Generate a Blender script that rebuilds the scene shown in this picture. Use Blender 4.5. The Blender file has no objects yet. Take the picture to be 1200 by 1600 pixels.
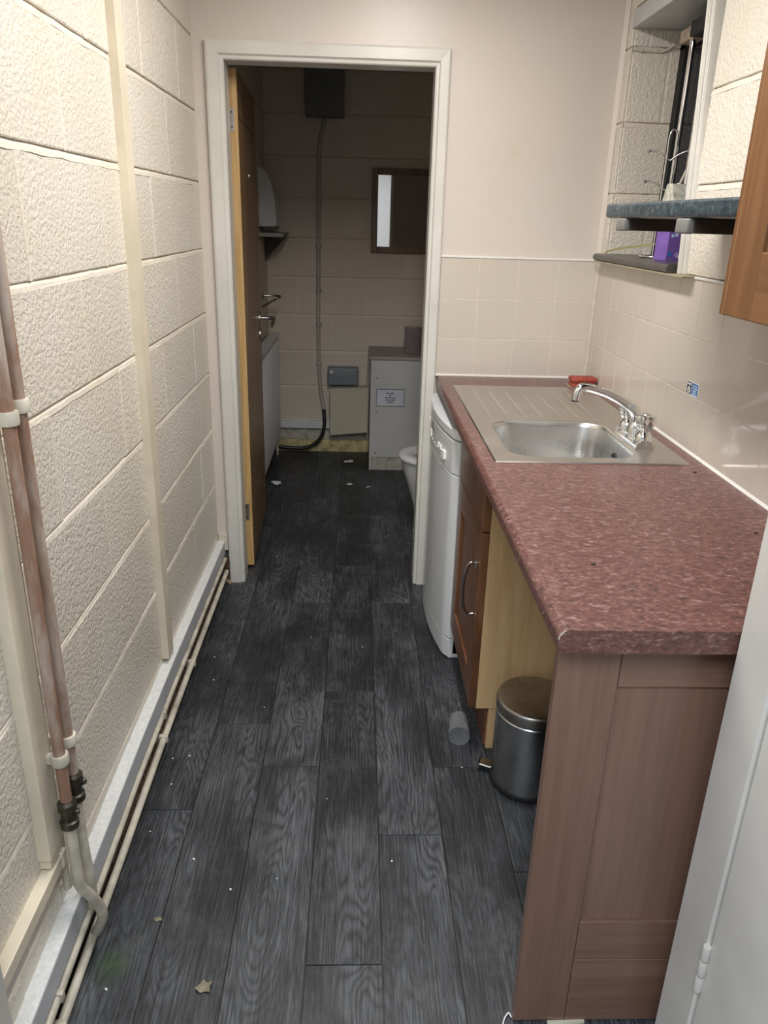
import bpy, bmesh, math, random
from mathutils import Vector, Matrix, Euler
random.seed(7)
SC = bpy.context.scene
COL = SC.collection
PI = math.pi

# ------------------------------------------------------------------ camera
cam_d = bpy.data.cameras.new('camera')
cam = bpy.data.objects.new('camera', cam_d); COL.objects.link(cam); SC.camera = cam
_yaw, _pitch, _roll = 0.0400, 0.3663, 0.0293
CAM = Vector((0.5865, -3.0297, 1.4938))
_f = Vector((math.sin(_yaw)*math.cos(_pitch), math.cos(_yaw)*math.cos(_pitch), -math.sin(_pitch)))
_r = Vector((math.cos(_yaw), -math.sin(_yaw), 0)); _u = _r.cross(_f)
_r2 = _r*math.cos(_roll) + _u*math.sin(_roll); _u2 = _u*math.cos(_roll) - _r*math.sin(_roll)
cam.matrix_world = Matrix(((_r2.x, _u2.x, -_f.x, CAM.x), (_r2.y, _u2.y, -_f.y, CAM.y), (_r2.z, _u2.z, -_f.z, CAM.z), (0, 0, 0, 1)))
cam_d.sensor_fit = 'HORIZONTAL'; cam_d.sensor_width = 36.0; cam_d.lens = 1194.0/1200*36
cam_d.clip_start = 0.02

# ------------------------------------------------------------------ world, lights, exposure
w = bpy.data.worlds.new('world'); SC.world = w; w.use_nodes = True
w.node_tree.nodes['Background'].inputs[0].default_value = (0.75, 0.85, 1.0, 1)
w.node_tree.nodes['Background'].inputs[1].default_value = 0.95
def area(name, loc, rot, sx, sy, power, col):
    d = bpy.data.lights.new(name, 'AREA'); d.shape = 'RECTANGLE'; d.size = sx; d.size_y = sy; d.energy = power; d.color = col
    o = bpy.data.objects.new(name, d); COL.objects.link(o); o.location = loc; o.rotation_euler = rot; return o
area('kitchen_tube_light', (0.72, -1.25, 2.335), (0, 0, 0), 0.14, 1.2, 28, (1.0, 0.96, 0.915))
area('hall_light', (0.25, -3.45, 2.45), (math.radians(10), 0, 0), 1.2, 0.8, 40, (0.86, 0.94, 1.0))
SC.view_settings.view_transform = 'Standard'; SC.view_settings.look = 'None'
SC.view_settings.gamma = 1.0; SC.view_settings.use_curve_mapping = False
SC.view_settings.exposure = 0.12

# ------------------------------------------------------------------ materials
class NT:
    def __init__(s, name):
        s.m = bpy.data.materials.new(name); s.m.use_nodes = True
        s.t = s.m.node_tree; s.b = s.t.nodes['Principled BSDF']
    def n(s, typ, **kw):
        nd = s.t.nodes.new(typ)
        for k, v in kw.items():
            if k.startswith('i_'):
                key = k[2:].replace('_', ' ')
                nd.inputs[int(key) if key.isdigit() else key].default_value = v
            else: setattr(nd, k, v)
        return nd
    def l(s, a, b): s.t.links.new(a, b)
    def coord(s, scale=(1, 1, 1), rand=0.0, kind='geo'):
        if kind == 'geo': src = s.n('ShaderNodeNewGeometry').outputs['Position']
        else: src = s.n('ShaderNodeTexCoord').outputs['Object']
        mp = s.n('ShaderNodeMapping'); mp.inputs['Scale'].default_value = scale; s.l(src, mp.inputs['Vector'])
        out = mp.outputs[0]
        if rand:
            oi = s.n('ShaderNodeObjectInfo'); mu = s.n('ShaderNodeMath', operation='MULTIPLY'); mu.inputs[1].default_value = rand
            s.l(oi.outputs['Random'], mu.inputs[0])
            ad = s.n('ShaderNodeVectorMath', operation='ADD'); s.l(out, ad.inputs[0]); s.l(mu.outputs[0], ad.inputs[1]); out = ad.outputs[0]
        return out
    def noise(s, vec, scale, detail=3, rough=0.55, dist=0.0):
        nd = s.n('ShaderNodeTexNoise'); nd.inputs['Scale'].default_value = scale; nd.inputs['Detail'].default_value = detail
        nd.inputs['Roughness'].default_value = rough; nd.inputs['Distortion'].default_value = dist
        s.l(vec, nd.inputs['Vector']); return nd.outputs['Fac']
    def ramp(s, fac, stops):
        r = s.n('ShaderNodeValToRGB'); e = r.color_ramp.elements
        while len(e) < len(stops): e.new(0.5)
        for x, (p, c) in zip(e, stops): x.position = p; x.color = (*c, 1) if len(c) == 3 else c
        s.l(fac, r.inputs[0]); return r.outputs[0]
    def mix(s, fac, a, b, mode='MIX'):
        m = s.n('ShaderNodeMix', data_type='RGBA', blend_type=mode)
        for sock, v in ((m.inputs[0], fac), (m.inputs[6], a), (m.inputs[7], b)):
            if isinstance(v, (int, float)): sock.default_value = v
            elif isinstance(v, tuple): sock.default_value = (*v, 1)
            else: s.l(v, sock)
        return m.outputs[2]
    def math(s, op, a, b=None):
        m = s.n('ShaderNodeMath', operation=op)
        for i, v in enumerate((a, b)):
            if v is None: continue
            if isinstance(v, (int, float)): m.inputs[i].default_value = v
            else: s.l(v, m.inputs[i])
        return m.outputs[0]
    def bump(s, h, strength, dist):
        b = s.n('ShaderNodeBump'); b.inputs['Strength'].default_value = strength; b.inputs['Distance'].default_value = dist
        s.l(h, b.inputs['Height'])
        prev = s.b.inputs['Normal']
        if prev.is_linked: s.l(prev.links[0].from_socket, b.inputs['Normal'])
        s.l(b.outputs[0], prev)
    def set(s, col=None, rough=None, metal=None, **kw):
        for nm, v in (('Base Color', col), ('Roughness', rough), ('Metallic', metal)):
            if v is None: continue
            if isinstance(v, tuple): s.b.inputs[nm].default_value = (*v, 1)
            elif isinstance(v, (int, float)): s.b.inputs[nm].default_value = v
            else: s.l(v, s.b.inputs[nm])
        for k, v in kw.items(): s.b.inputs[k.replace('_', ' ')].default_value = v
        return s.m

def simple(name, col, rough=0.5, metal=0.0, var=0.08, scale=8, bump=0.0, **kw):
    t = NT(name); c = t.coord(kind='geo')
    f = t.noise(c, scale, 4)
    d = tuple(max(0, x*(1-var*2)) for x in col); b = tuple(min(1, x*(1+var)) for x in col)
    if bump: t.bump(t.noise(c, 140, 2), bump, 0.002)
    return t.set(t.ramp(f, [(0.3, d), (0.65, b)]), rough, metal, **kw)

def stucco(name, col, warm, rough=0.29, grain=105, strength=0.46, dist=0.0038, dirt=None):
    t = NT(name); c = t.coord()
    big = t.noise(c, 3.0, 4, 0.6); tint = t.ramp(big, [(0.35, col), (0.72, warm)])
    oi = t.n('ShaderNodeObjectInfo')
    v = t.ramp(oi.outputs['Random'], [(0.0, (0.93, 0.93, 0.93)), (1.0, (1.0, 1.0, 1.0))])
    tint = t.mix(1.0, tint, v, 'MULTIPLY')
    if dirt:
        f = t.ramp(t.noise(c, 22, 5, 0.7), [(0.62, (0, 0, 0)), (0.78, (1, 1, 1))])
        tint = t.mix(t.math('MULTIPLY', f, 0.35), tint, dirt)
    fine = t.noise(c, grain, 2, 0.5, 0.4)
    t.bump(t.noise(c, grain*0.4, 2), strength*0.22, dist*1.4)
    t.bump(t.ramp(fine, [(0.3, (0, 0, 0)), (0.62, (1, 1, 1))]), strength, dist)
    return t.set(tint, rough)

def wood(name, dark, light, scale=(14, 14, 1.2), rough=0.4, rings=9.0, rand=6.0, kind='geo', coat=0.0):
    t = NT(name); c = t.coord(scale, rand, kind)
    n1 = t.noise(c, 1.0, 2, 0.5, 0.3)
    bands = t.math('SINE', t.math('MULTIPLY', n1, rings*6.28))
    bands = t.math('MULTIPLY_ADD', bands, 0.5); t.t.nodes[-1].inputs[2].default_value = 0.5
    streak = t.noise(t.coord(tuple(x*6 for x in scale), rand, kind), 1.0, 4, 0.65)
    f = t.math('ADD', t.math('MULTIPLY', bands, 0.35), t.math('MULTIPLY', streak, 0.65))
    t.bump(streak, 0.08, 0.001)
    return t.set(t.ramp(f, [(0.25, dark), (0.7, light)]), rough, Coat_Weight=coat, Coat_Roughness=0.25)

M = {}
M['block'] = stucco('painted_block', (0.735, 0.695, 0.62), (0.71, 0.645, 0.535))
M['mortar'] = stucco('painted_mortar', (0.74, 0.695, 0.61), (0.69, 0.62, 0.50), 0.45, 60, 0.22)
M['mortar_dark'] = simple('mortar_shadow', (0.45, 0.38, 0.29), 0.9, var=0.3, scale=30)
M['block_room'] = stucco('painted_block_washroom', (0.70, 0.615, 0.535), (0.66, 0.57, 0.475), 0.55, 60, 0.35)
M['mortar_room'] = stucco('painted_mortar_washroom', (0.74, 0.66, 0.56), (0.66, 0.57, 0.45), 0.6, 60, 0.3)
def plaster():
    t = NT('cream_plaster'); c = t.coord()
    a = t.ramp(t.noise(c, 2.2, 4, 0.65), [(0.35, (0.66, 0.605, 0.55)), (0.7, (0.655, 0.585, 0.505))])
    stain = t.ramp(t.noise(c, 5, 5, 0.7), [(0.60, (0, 0, 0)), (0.74, (1, 1, 1))])
    a = t.mix(t.math('MULTIPLY', stain, 0.3), a, (0.60, 0.46, 0.32))
    t.bump(t.noise(t.coord((30, 30, 90)), 1.0, 3), 0.12, 0.002)
    t.bump(t.noise(c, 60, 2), 0.15, 0.002)
    return t.set(a, 0.38)
M['plaster'] = plaster()
def tile():
    t = NT('beige_ceramic_tile'); c = t.coord()
    oi = t.n('ShaderNodeObjectInfo')
    v = t.ramp(oi.outputs['Random'], [(0, (0.585, 0.53, 0.462)), (1, (0.61, 0.552, 0.482))])
    t.bump(t.noise(c, 9, 2), 0.05, 0.003)
    return t.set(v, 0.09)
M['tile'] = tile()
M['grout'] = simple('cream_grout', (0.70, 0.645, 0.56), 0.8, var=0.1, scale=40)
M['white_paint'] = simple('white_gloss_paint', (0.66, 0.645, 0.60), 0.28, var=0.04, scale=6, bump=0.05)
M['frame_paint'] = simple('yellowed_gloss_paint', (0.62, 0.60, 0.55), 0.3, var=0.05, scale=5, bump=0.06)
M['cream_paint'] = simple('cream_batten_paint', (0.72, 0.645, 0.51), 0.4, var=0.06, scale=6)
M['cream_grey'] = simple('grey_cream_paint', (0.62, 0.58, 0.48), 0.4, var=0.06, scale=6)
M['white_silicone'] = simple('white_silicone', (0.78, 0.77, 0.73), 0.35, var=0.03)
M['oak'] = wood('oak_lipping', (0.50, 0.31, 0.12), (0.64, 0.43, 0.19), (30, 30, 1.5), 0.4, 4)
M['oak_veneer_shaded'] = wood('oak_veneer_shaded', (0.19, 0.108, 0.048), (0.255, 0.15, 0.07), (9, 9, 0.8), 0.33, 3, 0)  # darker than the lipping: the shade on the leaf is put into the colour
M['walnut'] = wood('walnut_door', (0.115, 0.048, 0.022), (0.20, 0.088, 0.042), (16, 16, 1.6), 0.28, 4)
M['walnut_h'] = wood('walnut_rail', (0.115, 0.048, 0.022), (0.20, 0.088, 0.042), (16, 1.6, 16), 0.28, 4)
M['walnut_up'] = wood('walnut_wall_cabinet', (0.15, 0.068, 0.027), (0.21, 0.10, 0.042), (22, 22, 1.3), 0.3, 3)
M['walnut_up_h'] = wood('walnut_wall_cabinet_rail', (0.15, 0.068, 0.027), (0.21, 0.10, 0.042), (22, 1.3, 22), 0.3, 3)
M['walnut_edge'] = wood('walnut_lit_edge', (0.33, 0.18, 0.075), (0.38, 0.215, 0.095), (40, 40, 1.3), 0.3, 2)  # paler walnut: light caught on the rounded door edge is painted in
M['panel'] = wood('brown_end_panel', (0.19, 0.104, 0.071), (0.255, 0.147, 0.104), (20, 20, 1.0), 0.34, 1.6, coat=0.5)
M['panel_h'] = wood('brown_end_panel_rail', (0.19, 0.104, 0.071), (0.255, 0.147, 0.104), (1.0, 20, 20), 0.34, 1.6, coat=0.5)
M['beech'] = wood('beech_carcase', (0.55, 0.35, 0.165), (0.65, 0.44, 0.235), (26, 26, 1.6), 0.45, 2)
M['plinth'] = wood('dark_plinth', (0.10, 0.04, 0.02), (0.17, 0.07, 0.04), (14, 2, 14), 0.5, 3)
M['bowl_shade'] = simple('toilet_bowl_shade', (0.012, 0.011, 0.010), 0.9)
M['black'] = simple('black_plastic', (0.015, 0.015, 0.016), 0.4)
M['dishwasher'] = simple('white_enamel', (0.72, 0.745, 0.77), 0.2, var=0.02)
M['dish_plastic'] = simple('white_plastic', (0.68, 0.70, 0.72), 0.32, var=0.02)
M['button'] = simple('bright_button', (0.9, 0.9, 0.88), 0.3, var=0.01)
M['grey_mark'] = simple('grey_print', (0.05, 0.05, 0.055), 0.5)
M['radiator'] = simple('radiator_enamel', (0.66, 0.67, 0.68), 0.35, var=0.02)
M['grey_lid'] = simple('blue_grey_plastic', (0.20, 0.225, 0.25), 0.45, var=0.05)
M['dark_box'] = simple('charcoal_box', (0.16, 0.17, 0.18), 0.5, var=0.1)
M['cream_box'] = simple('cream_metal', (0.56, 0.52, 0.40), 0.45, var=0.04)
M['boxing'] = simple('grey_white_board', (0.58, 0.58, 0.56), 0.5, var=0.05, scale=4)
M['boxing_top'] = simple('taupe_board_top', (0.36, 0.32, 0.29), 0.5, var=0.05, scale=4)
M['boxing_low'] = simple('worn_plinth_board', (0.46, 0.43, 0.37), 0.7, var=0.2, scale=30)
M['ply'] = simple('stained_yellow_ply', (0.58, 0.49, 0.25), 0.65, var=0.25, scale=20)
M['paper'] = simple('white_paper', (0.80, 0.80, 0.80), 0.7, var=0.03)
M['sign_paper'] = simple('sign_paper', (0.66, 0.68, 0.76), 0.35, var=0.03)
M['porcelain'] = simple('white_porcelain', (0.70, 0.71, 0.72), 0.1, var=0.02)
M['mirror_frame'] = wood('mirror_frame_wood', (0.13, 0.066, 0.038), (0.19, 0.10, 0.058), (30, 30, 3), 0.4, 3)
t = NT('mirror_glass'); M['mirror'] = t.set((0.82, 0.83, 0.84), 0.02, 1.0)
t = NT('chrome'); M['chrome'] = t.set((0.80, 0.81, 0.82), 0.06, 1.0)
t = NT('dark_chrome'); M['dark_chrome'] = t.set((0.34, 0.33, 0.31), 0.18, 1.0)
def satin(name, col, scale, rough, stain=0.15):
    t = NT(name); f = t.noise(t.coord(scale), 1.0, 3, 0.6); g = t.noise(t.coord(), 9, 5, 0.65)
    t.bump(f, 0.02, 0.0003)
    dk = tuple(x*(1-stain*2) for x in col)
    r = t.math('MULTIPLY_ADD', g, 0.25); t.t.nodes[-1].inputs[2].default_value = rough
    return t.set(t.ramp(g, [(0.35, dk), (0.65, col)]), r, 1.0)
M['steel'] = satin('brushed_steel', (0.60, 0.575, 0.54), (200, 8, 200), 0.22, 0.05)
M['steel_bowl'] = satin('polished_bowl_steel', (0.68, 0.68, 0.67), (30, 30, 200), 0.17, 0.03)
M['bin_steel'] = satin('smudged_bin_steel', (0.60, 0.61, 0.62), (5, 5, 5), 0.10, 0.18)
M['bin_lid'] = satin('smudged_lid_steel', (0.50, 0.48, 0.45), (5, 5, 5), 0.22, 0.18)
M['nickel'] = satin('satin_nickel', (0.55, 0.53, 0.50), (60, 60, 60), 0.2, 0.05)
def pipe_mat():
    t = NT('flaking_painted_copper'); c = t.coord((18, 18, 4))
    f = t.ramp(t.noise(c, 1.0, 5, 0.7), [(0.42, (0, 0, 0)), (0.60, (1, 1, 1))])
    return t.set(t.mix(f, (0.27, 0.155, 0.105), (0.44, 0.36, 0.30)), 0.45)
M['copper_paint'] = pipe_mat()
M['pipe_paint'] = simple('dirty_cream_pipe_paint', (0.56, 0.52, 0.43), 0.4, var=0.18, scale=14)
M['valve'] = simple('tarnished_valve', (0.075, 0.068, 0.05), 0.35, 0.6, var=0.3, scale=40)
M['trunk_face'] = simple('grey_trunking_face', (0.53, 0.545, 0.575), 0.4, var=0.04)
M['trunk_top'] = simple('speckled_white_trunking', (0.68, 0.69, 0.68), 0.5, var=0.07, scale=110)
M['rubble'] = simple('rubble_brown', (0.33, 0.23, 0.14), 0.9, var=0.4, scale=60)
M['rust'] = simple('rusty_stub', (0.20, 0.12, 0.06), 0.6, 0.3, var=0.4, scale=40)
M['conduit'] = simple('taupe_conduit', (0.46, 0.41, 0.375), 0.5, var=0.08)
M['red_rubber'] = simple('red_scourer', (0.33, 0.055, 0.035), 0.55, var=0.15, scale=30)
M['sill'] = simple('dark_brown_sill', (0.055, 0.048, 0.045), 0.3, var=0.2, scale=12)
M['sill_trim'] = simple('olive_tile_trim', (0.36, 0.32, 0.22), 0.5, var=0.1)
M['night_glass'] = simple('night_window_glass', (0.010, 0.011, 0.018), 0.08, var=0.1, Specular_IOR_Level=0.12)
M['win_frame'] = simple('black_window_frame', (0.010, 0.010, 0.012), 0.7, var=0.2)
M['old_wood'] = simple('bare_wood_block', (0.36, 0.28, 0.21), 0.7, var=0.2, scale=40)
M['strap'] = simple('olive_strap', (0.32, 0.29, 0.13), 0.4, var=0.12)
M['purple'] = simple('purple_carton', (0.20, 0.11, 0.40), 0.3, var=0.12, scale=20)
M['lilac'] = simple('lilac_carton_face', (0.42, 0.30, 0.62), 0.3, var=0.12, scale=20)
M['clear_top'] = simple('hazy_carton_top', (0.55, 0.55, 0.47), 0.25, var=0.25, scale=40)
M['blue'] = simple('sticker_blue', (0.035, 0.16, 0.48), 0.35, var=0.02)
M['pale_blue'] = simple('sticker_pale_blue', (0.50, 0.68, 0.88), 0.35, var=0.02)
M['bracket'] = simple('dark_brown_bracket', (0.045, 0.034, 0.028), 0.4, var=0.1)
M['bracket_cap'] = simple('grey_bracket_cap', (0.17, 0.168, 0.155), 0.45, var=0.05)
M['leaf'] = simple('dry_leaf', (0.22, 0.19, 0.13), 0.7, var=0.2, scale=50)
M['moss'] = simple('green_stain', (0.05, 0.09, 0.03), 0.8)
M['grey_board'] = simple('grey_white_board_paint', (0.50, 0.51, 0.52), 0.3, var=0.03)
M['ceiling'] = simple('ceiling_white', (0.82, 0.81, 0.79), 0.8, var=0.03)
def speckle(name, base, stops, scale, rough):
    t = NT(name); c = t.coord((0.6, 1.0, 1.0))
    a = t.noise(c, scale, 3, 0.7, 0.6); b = t.noise(c, scale*2.3, 2, 0.6)
    f = t.math('ADD', t.math('MULTIPLY', a, 0.65), t.math('MULTIPLY', b, 0.35))
    big = t.noise(c, 6, 3); col = t.ramp(f, stops)
    col = t.mix(0.22, col, t.ramp(big, [(0.3, base[0]), (0.7, base[1])]))
    t.bump(a, 0.05, 0.001)
    return t.set(col, rough)
M['worktop'] = speckle('red_granite_laminate', ((0.105, 0.056, 0.050), (0.155, 0.084, 0.075)),
    [(0.36, (0.038, 0.024, 0.025)), (0.45, (0.112, 0.048, 0.040)), (0.55, (0.175, 0.074, 0.060)), (0.66, (0.34, 0.245, 0.225))], 95, 0.3)
M['shelf'] = speckle('blue_marble_laminate', ((0.030, 0.042, 0.052), (0.055, 0.074, 0.083)),
    [(0.36, (0.010, 0.016, 0.024)), (0.48, (0.032, 0.050, 0.062)), (0.58, (0.062, 0.085, 0.092)), (0.70, (0.20, 0.24, 0.235))], 55, 0.3)
def plank():
    t = NT('charcoal_wood_vinyl')
    c = t.coord((5.5, 0.85, 1), 9.0, 'obj')
    n1 = t.noise(c, 1.6, 2, 0.45, 0.5)
    vo = t.n('ShaderNodeTexVoronoi'); vo.inputs['Scale'].default_value = 0.75; t.l(t.coord((6.5, 1.9, 1), 9.0, 'obj'), vo.inputs['Vector'])
    kd = t.math('POWER', 2.718, t.math('MULTIPLY', vo.outputs['Distance'], -5.0))
    n1 = t.math('ADD', n1, t.math('MULTIPLY', kd, 0.30))
    bands = t.math('SINE', t.math('MULTIPLY', n1, 165.0))
    bands = t.math('MULTIPLY_ADD', bands, 0.5); t.t.nodes[-1].inputs[2].default_value = 0.5
    bands = t.math('POWER', bands, 0.45)
    fine = t.noise(t.coord((230, 6, 1), 9.0, 'obj'), 1.0, 4, 0.8, 0.3)
    fine = t.ramp(fine, [(0.33, (0,)*3), (0.66, (1,)*3)])
    pores = t.ramp(t.noise(t.coord((420, 22, 1), 9.0, 'obj'), 1.0, 2, 0.6), [(0.36, (1,)*3), (0.46, (0,)*3)])
    blot = t.noise(t.coord((5, 2.0, 1), 9.0, 'obj'), 1.0, 4, 0.6)
    mask = t.ramp(blot, [(0.40, (0.08,)*3), (0.62, (1,)*3)])
    f = t.math('ADD', t.math('MULTIPLY', t.math('MULTIPLY', bands, mask), 0.26), t.math('MULTIPLY', fine, 0.40))
    f = t.math('ADD', f, 0.145)
    f = t.math('SUBTRACT', f, t.math('MULTIPLY', pores, 0.16))
    f = t.math('ADD', f, t.math('MULTIPLY', t.math('SUBTRACT', blot, 0.5), 0.35))
    col = t.ramp(f, [(0.25, (0.014, 0.016, 0.019)), (0.47, (0.044, 0.049, 0.056)), (0.78, (0.125, 0.133, 0.146))])
    oi = t.n('ShaderNodeObjectInfo')
    col = t.mix(1.0, col, t.ramp(oi.outputs['Random'], [(0, (0.80, 0.80, 0.80)), (1, (1.0, 1.0, 1.0))]), 'MULTIPLY')
    # green algae patch by the skirting pipes
    g = t.coord((1, 1, 1)); sp = t.n('ShaderNodeVectorMath', operation='DISTANCE'); t.l(g, sp.inputs[0]); sp.inputs[1].default_value = (0.085, -1.845, 0)
    gm = t.ramp(t.math('ADD', sp.outputs['Value'], t.math('MULTIPLY', t.noise(g, 40, 3), 0.05)), [(0.035, (1,)*3), (0.075, (0,)*3)])
    col = t.mix(t.math('MULTIPLY', gm, 0.7), col, (0.03, 0.06, 0.02))
    scuff = t.ramp(t.noise(g, 7, 6, 0.7), [(0.52, (0,)*3), (0.75, (1,)*3)])
    col = t.mix(t.math('MULTIPLY', scuff, 0.22), col, (0.20, 0.20, 0.20))
    t.bump(fine, 0.25, 0.0008); t.bump(bands, 0.05, 0.0005)
    r = t.math('MULTIPLY_ADD', blot, 0.25); t.t.nodes[-1].inputs[2].default_value = 0.33
    return t.set(col, r)
M['plank'] = plank()
def glass(name, tint, rough=0.03, body=0.05):
    t = NT(name); t.set((0.8, 0.8, 0.8) if body < .1 else tint, rough)
    tr = t.n('ShaderNodeBsdfTransparent'); tr.inputs[0].default_value = (*tint, 1)
    lw = t.n('ShaderNodeLayerWeight'); lw.inputs[0].default_value = 0.35
    fc = t.math('MULTIPLY_ADD', lw.outputs['Facing'], 0.5 if body > .1 else 0.16); t.t.nodes[-1].inputs[2].default_value = body
    mx = t.n('ShaderNodeMixShader'); t.l(fc, mx.inputs[0]); t.l(tr.outputs[0], mx.inputs[1]); t.l(t.b.outputs[0], mx.inputs[2])
    t.l(mx.outputs[0], t.t.nodes['Material Output'].inputs['Surface']); return t.m
M['glass'] = glass('clear_plastic', (0.90, 0.92, 0.94), 0.03, 0.015)
M['jug'] = glass('cloudy_plastic', (0.62, 0.57, 0.56), 0.25, 0.28)

# ------------------------------------------------------------------ geometry helpers
WO = {}
class MB:
    """collects shapes in world coordinates; build() links them as one mesh object"""
    def __init__(s): s.bm = bmesh.new(); s.sm = False
    def box(s, x0, x1, y0, y1, z0, z1, bev=0.0, seg=2):
        r = bmesh.ops.create_cube(s.bm, size=1.0)
        vs = r['verts']
        for v in vs:
            v.co = Vector((x0 + (v.co.x+.5)*(x1-x0), y0 + (v.co.y+.5)*(y1-y0), z0 + (v.co.z+.5)*(z1-z0)))
        if bev:
            es = list({e for v in vs for e in v.link_edges})
            bmesh.ops.bevel(s.bm, geom=es, offset=bev, segments=seg, affect='EDGES', profile=0.5)
        return s
    def hexa(s, p, bev=0.0):           # 8 corner points: bottom 4 (ccw), top 4
        vs = [s.bm.verts.new(q) for q in p]
        fs = [(3, 2, 1, 0), (4, 5, 6, 7), (0, 1, 5, 4), (1, 2, 6, 5), (2, 3, 7, 6), (3, 0, 4, 7)]
        for f in fs: s.bm.faces.new([vs[i] for i in f])
        if bev:
            es = list({e for v in vs for e in v.link_edges})
            bmesh.ops.bevel(s.bm, geom=es, offset=bev, segments=2, affect='EDGES')
        return s
    def loft(s, rings, cap0=True, cap1=True, closed=True):
        R = [[s.bm.verts.new(p) for p in r] for r in rings]
        n = len(R[0])
        for a, b in zip(R, R[1:]):
            for i in range(n if closed else n-1):
                j = (i+1) % n
                s.bm.faces.new((a[i], a[j], b[j], b[i]))
        if cap0: s.bm.faces.new(list(reversed(R[0])))
        if cap1: s.bm.faces.new(R[-1])
        return s
    def prism(s, prof, axis, a, b):     # profile of 2-D points extruded along an axis
        def P(q, t):
            if axis == 'y': return (q[0], t, q[1])
            if axis == 'x': return (t, q[0], q[1])
            return (q[0], q[1], t)
        return s.loft([[P(q, a) for q in prof], [P(q, b) for q in prof]])
    def lathe(s, prof, c, axis=(0, 0, 1), seg=32, cap0=True, cap1=True):
        ax = Vector(axis).normalized(); u = ax.orthogonal().normalized(); v = ax.cross(u); c = Vector(c)
        rings = [[c + ax*h + (u*math.cos(2*PI*i/seg) + v*math.sin(2*PI*i/seg))*max(r, 1e-5) for i in range(seg)] for r, h in prof]
        return s.loft(rings, cap0, cap1)
    def tube(s, path, r, seg=12, caps=True):
        P = [Vector(p) for p in path]; rings = []; prev = None
        for i, p in enumerate(P):
            t = (P[min(i+1, len(P)-1)] - P[max(i-1, 0)]).normalized()
            u = t.orthogonal().normalized() if prev is None else (prev - t*prev.dot(t)).normalized()
            prev = u; v = t.cross(u); rr = r[i] if isinstance(r, (list, tuple)) else r
            rings.append([p + (u*math.cos(2*PI*k/seg) + v*math.sin(2*PI*k/seg))*rr for k in range(seg)])
        return s.loft(rings, caps, caps)
    def build(s, name, mat, parent=None, smooth=None, origin=None):
        bmesh.ops.recalc_face_normals(s.bm, faces=s.bm.faces[:])
        vs = [v.co for v in s.bm.verts]
        if origin is None:
            lo = Vector([min(v[i] for v in vs) for i in range(3)]); hi = Vector([max(v[i] for v in vs) for i in range(3)])
            origin = (lo+hi)/2
        origin = Vector(origin)
        for v in s.bm.verts: v.co = v.co - origin
        me = bpy.data.meshes.new(name); s.bm.to_mesh(me); s.bm.free()
        mats = mat if isinstance(mat, (list, tuple)) else [mat]
        for m in mats: me.materials.append(m)
        if smooth is not None:
            me.polygons.foreach_set('use_smooth', [True]*len(me.polygons))
            me.set_sharp_from_angle(angle=math.radians(smooth))
        o = bpy.data.objects.new(name, me); COL.objects.link(o)
        o.parent = parent; WO[o.name] = origin
        o.location = origin - (WO[parent.name] if parent else Vector((0, 0, 0)))
        return o
def tag(o, label=None, cat=None, group=None, kind=None):
    for k, v in (('label', label), ('category', cat), ('group', group), ('kind', kind)):
        if v: o[k] = v
    return o
def thing(name, loc, label, cat, group=None):
    o = bpy.data.objects.new(name, None); COL.objects.link(o); o.location = loc; o.empty_display_size = 0.05
    WO[o.name] = Vector(loc); return tag(o, label, cat, group)
def st(o): o['kind'] = 'structure'; return o
def spline(pts, n=8):                  # Catmull-Rom through the points
    P = [Vector(p) for p in pts]; out = []
    for i in range(len(P)-1):
        a, b, c, d = P[max(i-1, 0)], P[i], P[i+1], P[min(i+2, len(P)-1)]
        for k in range(n):
            t = k/n
            out.append(0.5*((2*b) + (c-a)*t + (2*a-5*b+4*c-d)*t*t + (3*b-a-3*c+d)*t**3))
    return out + [P[-1]]
def rrect(x0, x1, y0, y1, r, n=8):
    pts = []
    for cx, cy, a0 in ((x1-r, y1-r, 0), (x0+r, y1-r, 90), (x0+r, y0+r, 180), (x1-r, y0+r, 270)):
        for k in range(n+1):
            a = math.radians(a0 + 90*k/n); pts.append((cx + r*math.cos(a), cy + r*math.sin(a)))
    return pts

W = 1.4985            # corridor width
ZT = 1.365            # top of the tiling
ZC = 0.918            # worktop height
YL = -2.125           # where the left wall ends at the near post
YN = -2.03            # near wall plane
YF = 2.01             # far wall of the washroom
CEIL = 2.42

# ------------------------------------------------------------------ floor with planks
fl = st(MB().box(-2.0, 3.4, -5.0, 2.1, -0.06, -0.0035).build('floor', M['black']))
joints = {0: [-1.388, -.385, .62], 1: [-2.02, -1.012, -.003, 1.0], 2: [-1.212, -.196, .82, 1.83], 3: [-1.848, -.834, .158, 1.17],
          4: [-1.478, -.195, .81, 1.6], 5: [-1.216, -.2, .8], 6: [-1.6, -.6, .4, 1.4], 7: [-1.3, -.3, .7, 1.7], 8: [-1.75, -.75, .25, 1.25]}
g = 0.0013
for k in range(9):
    x0, x1 = -.003+.1655*k, -.003+.1655*(k+1)
    x0 = max(x0, 0.026); x1 = min(x1, W)
    js = joints[k]
    near = []
    y = js[0]
    while y > -4.6: y -= 1.0; near.insert(0, y)
    ys = near + js + [YF]
    for a, b in zip(ys, ys[1:]):
        MB().box(x0+g, x1-g, a+g, b-g, -0.0035, 0.0, 0.0006, 1).build('plank', M['plank'], fl)

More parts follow.
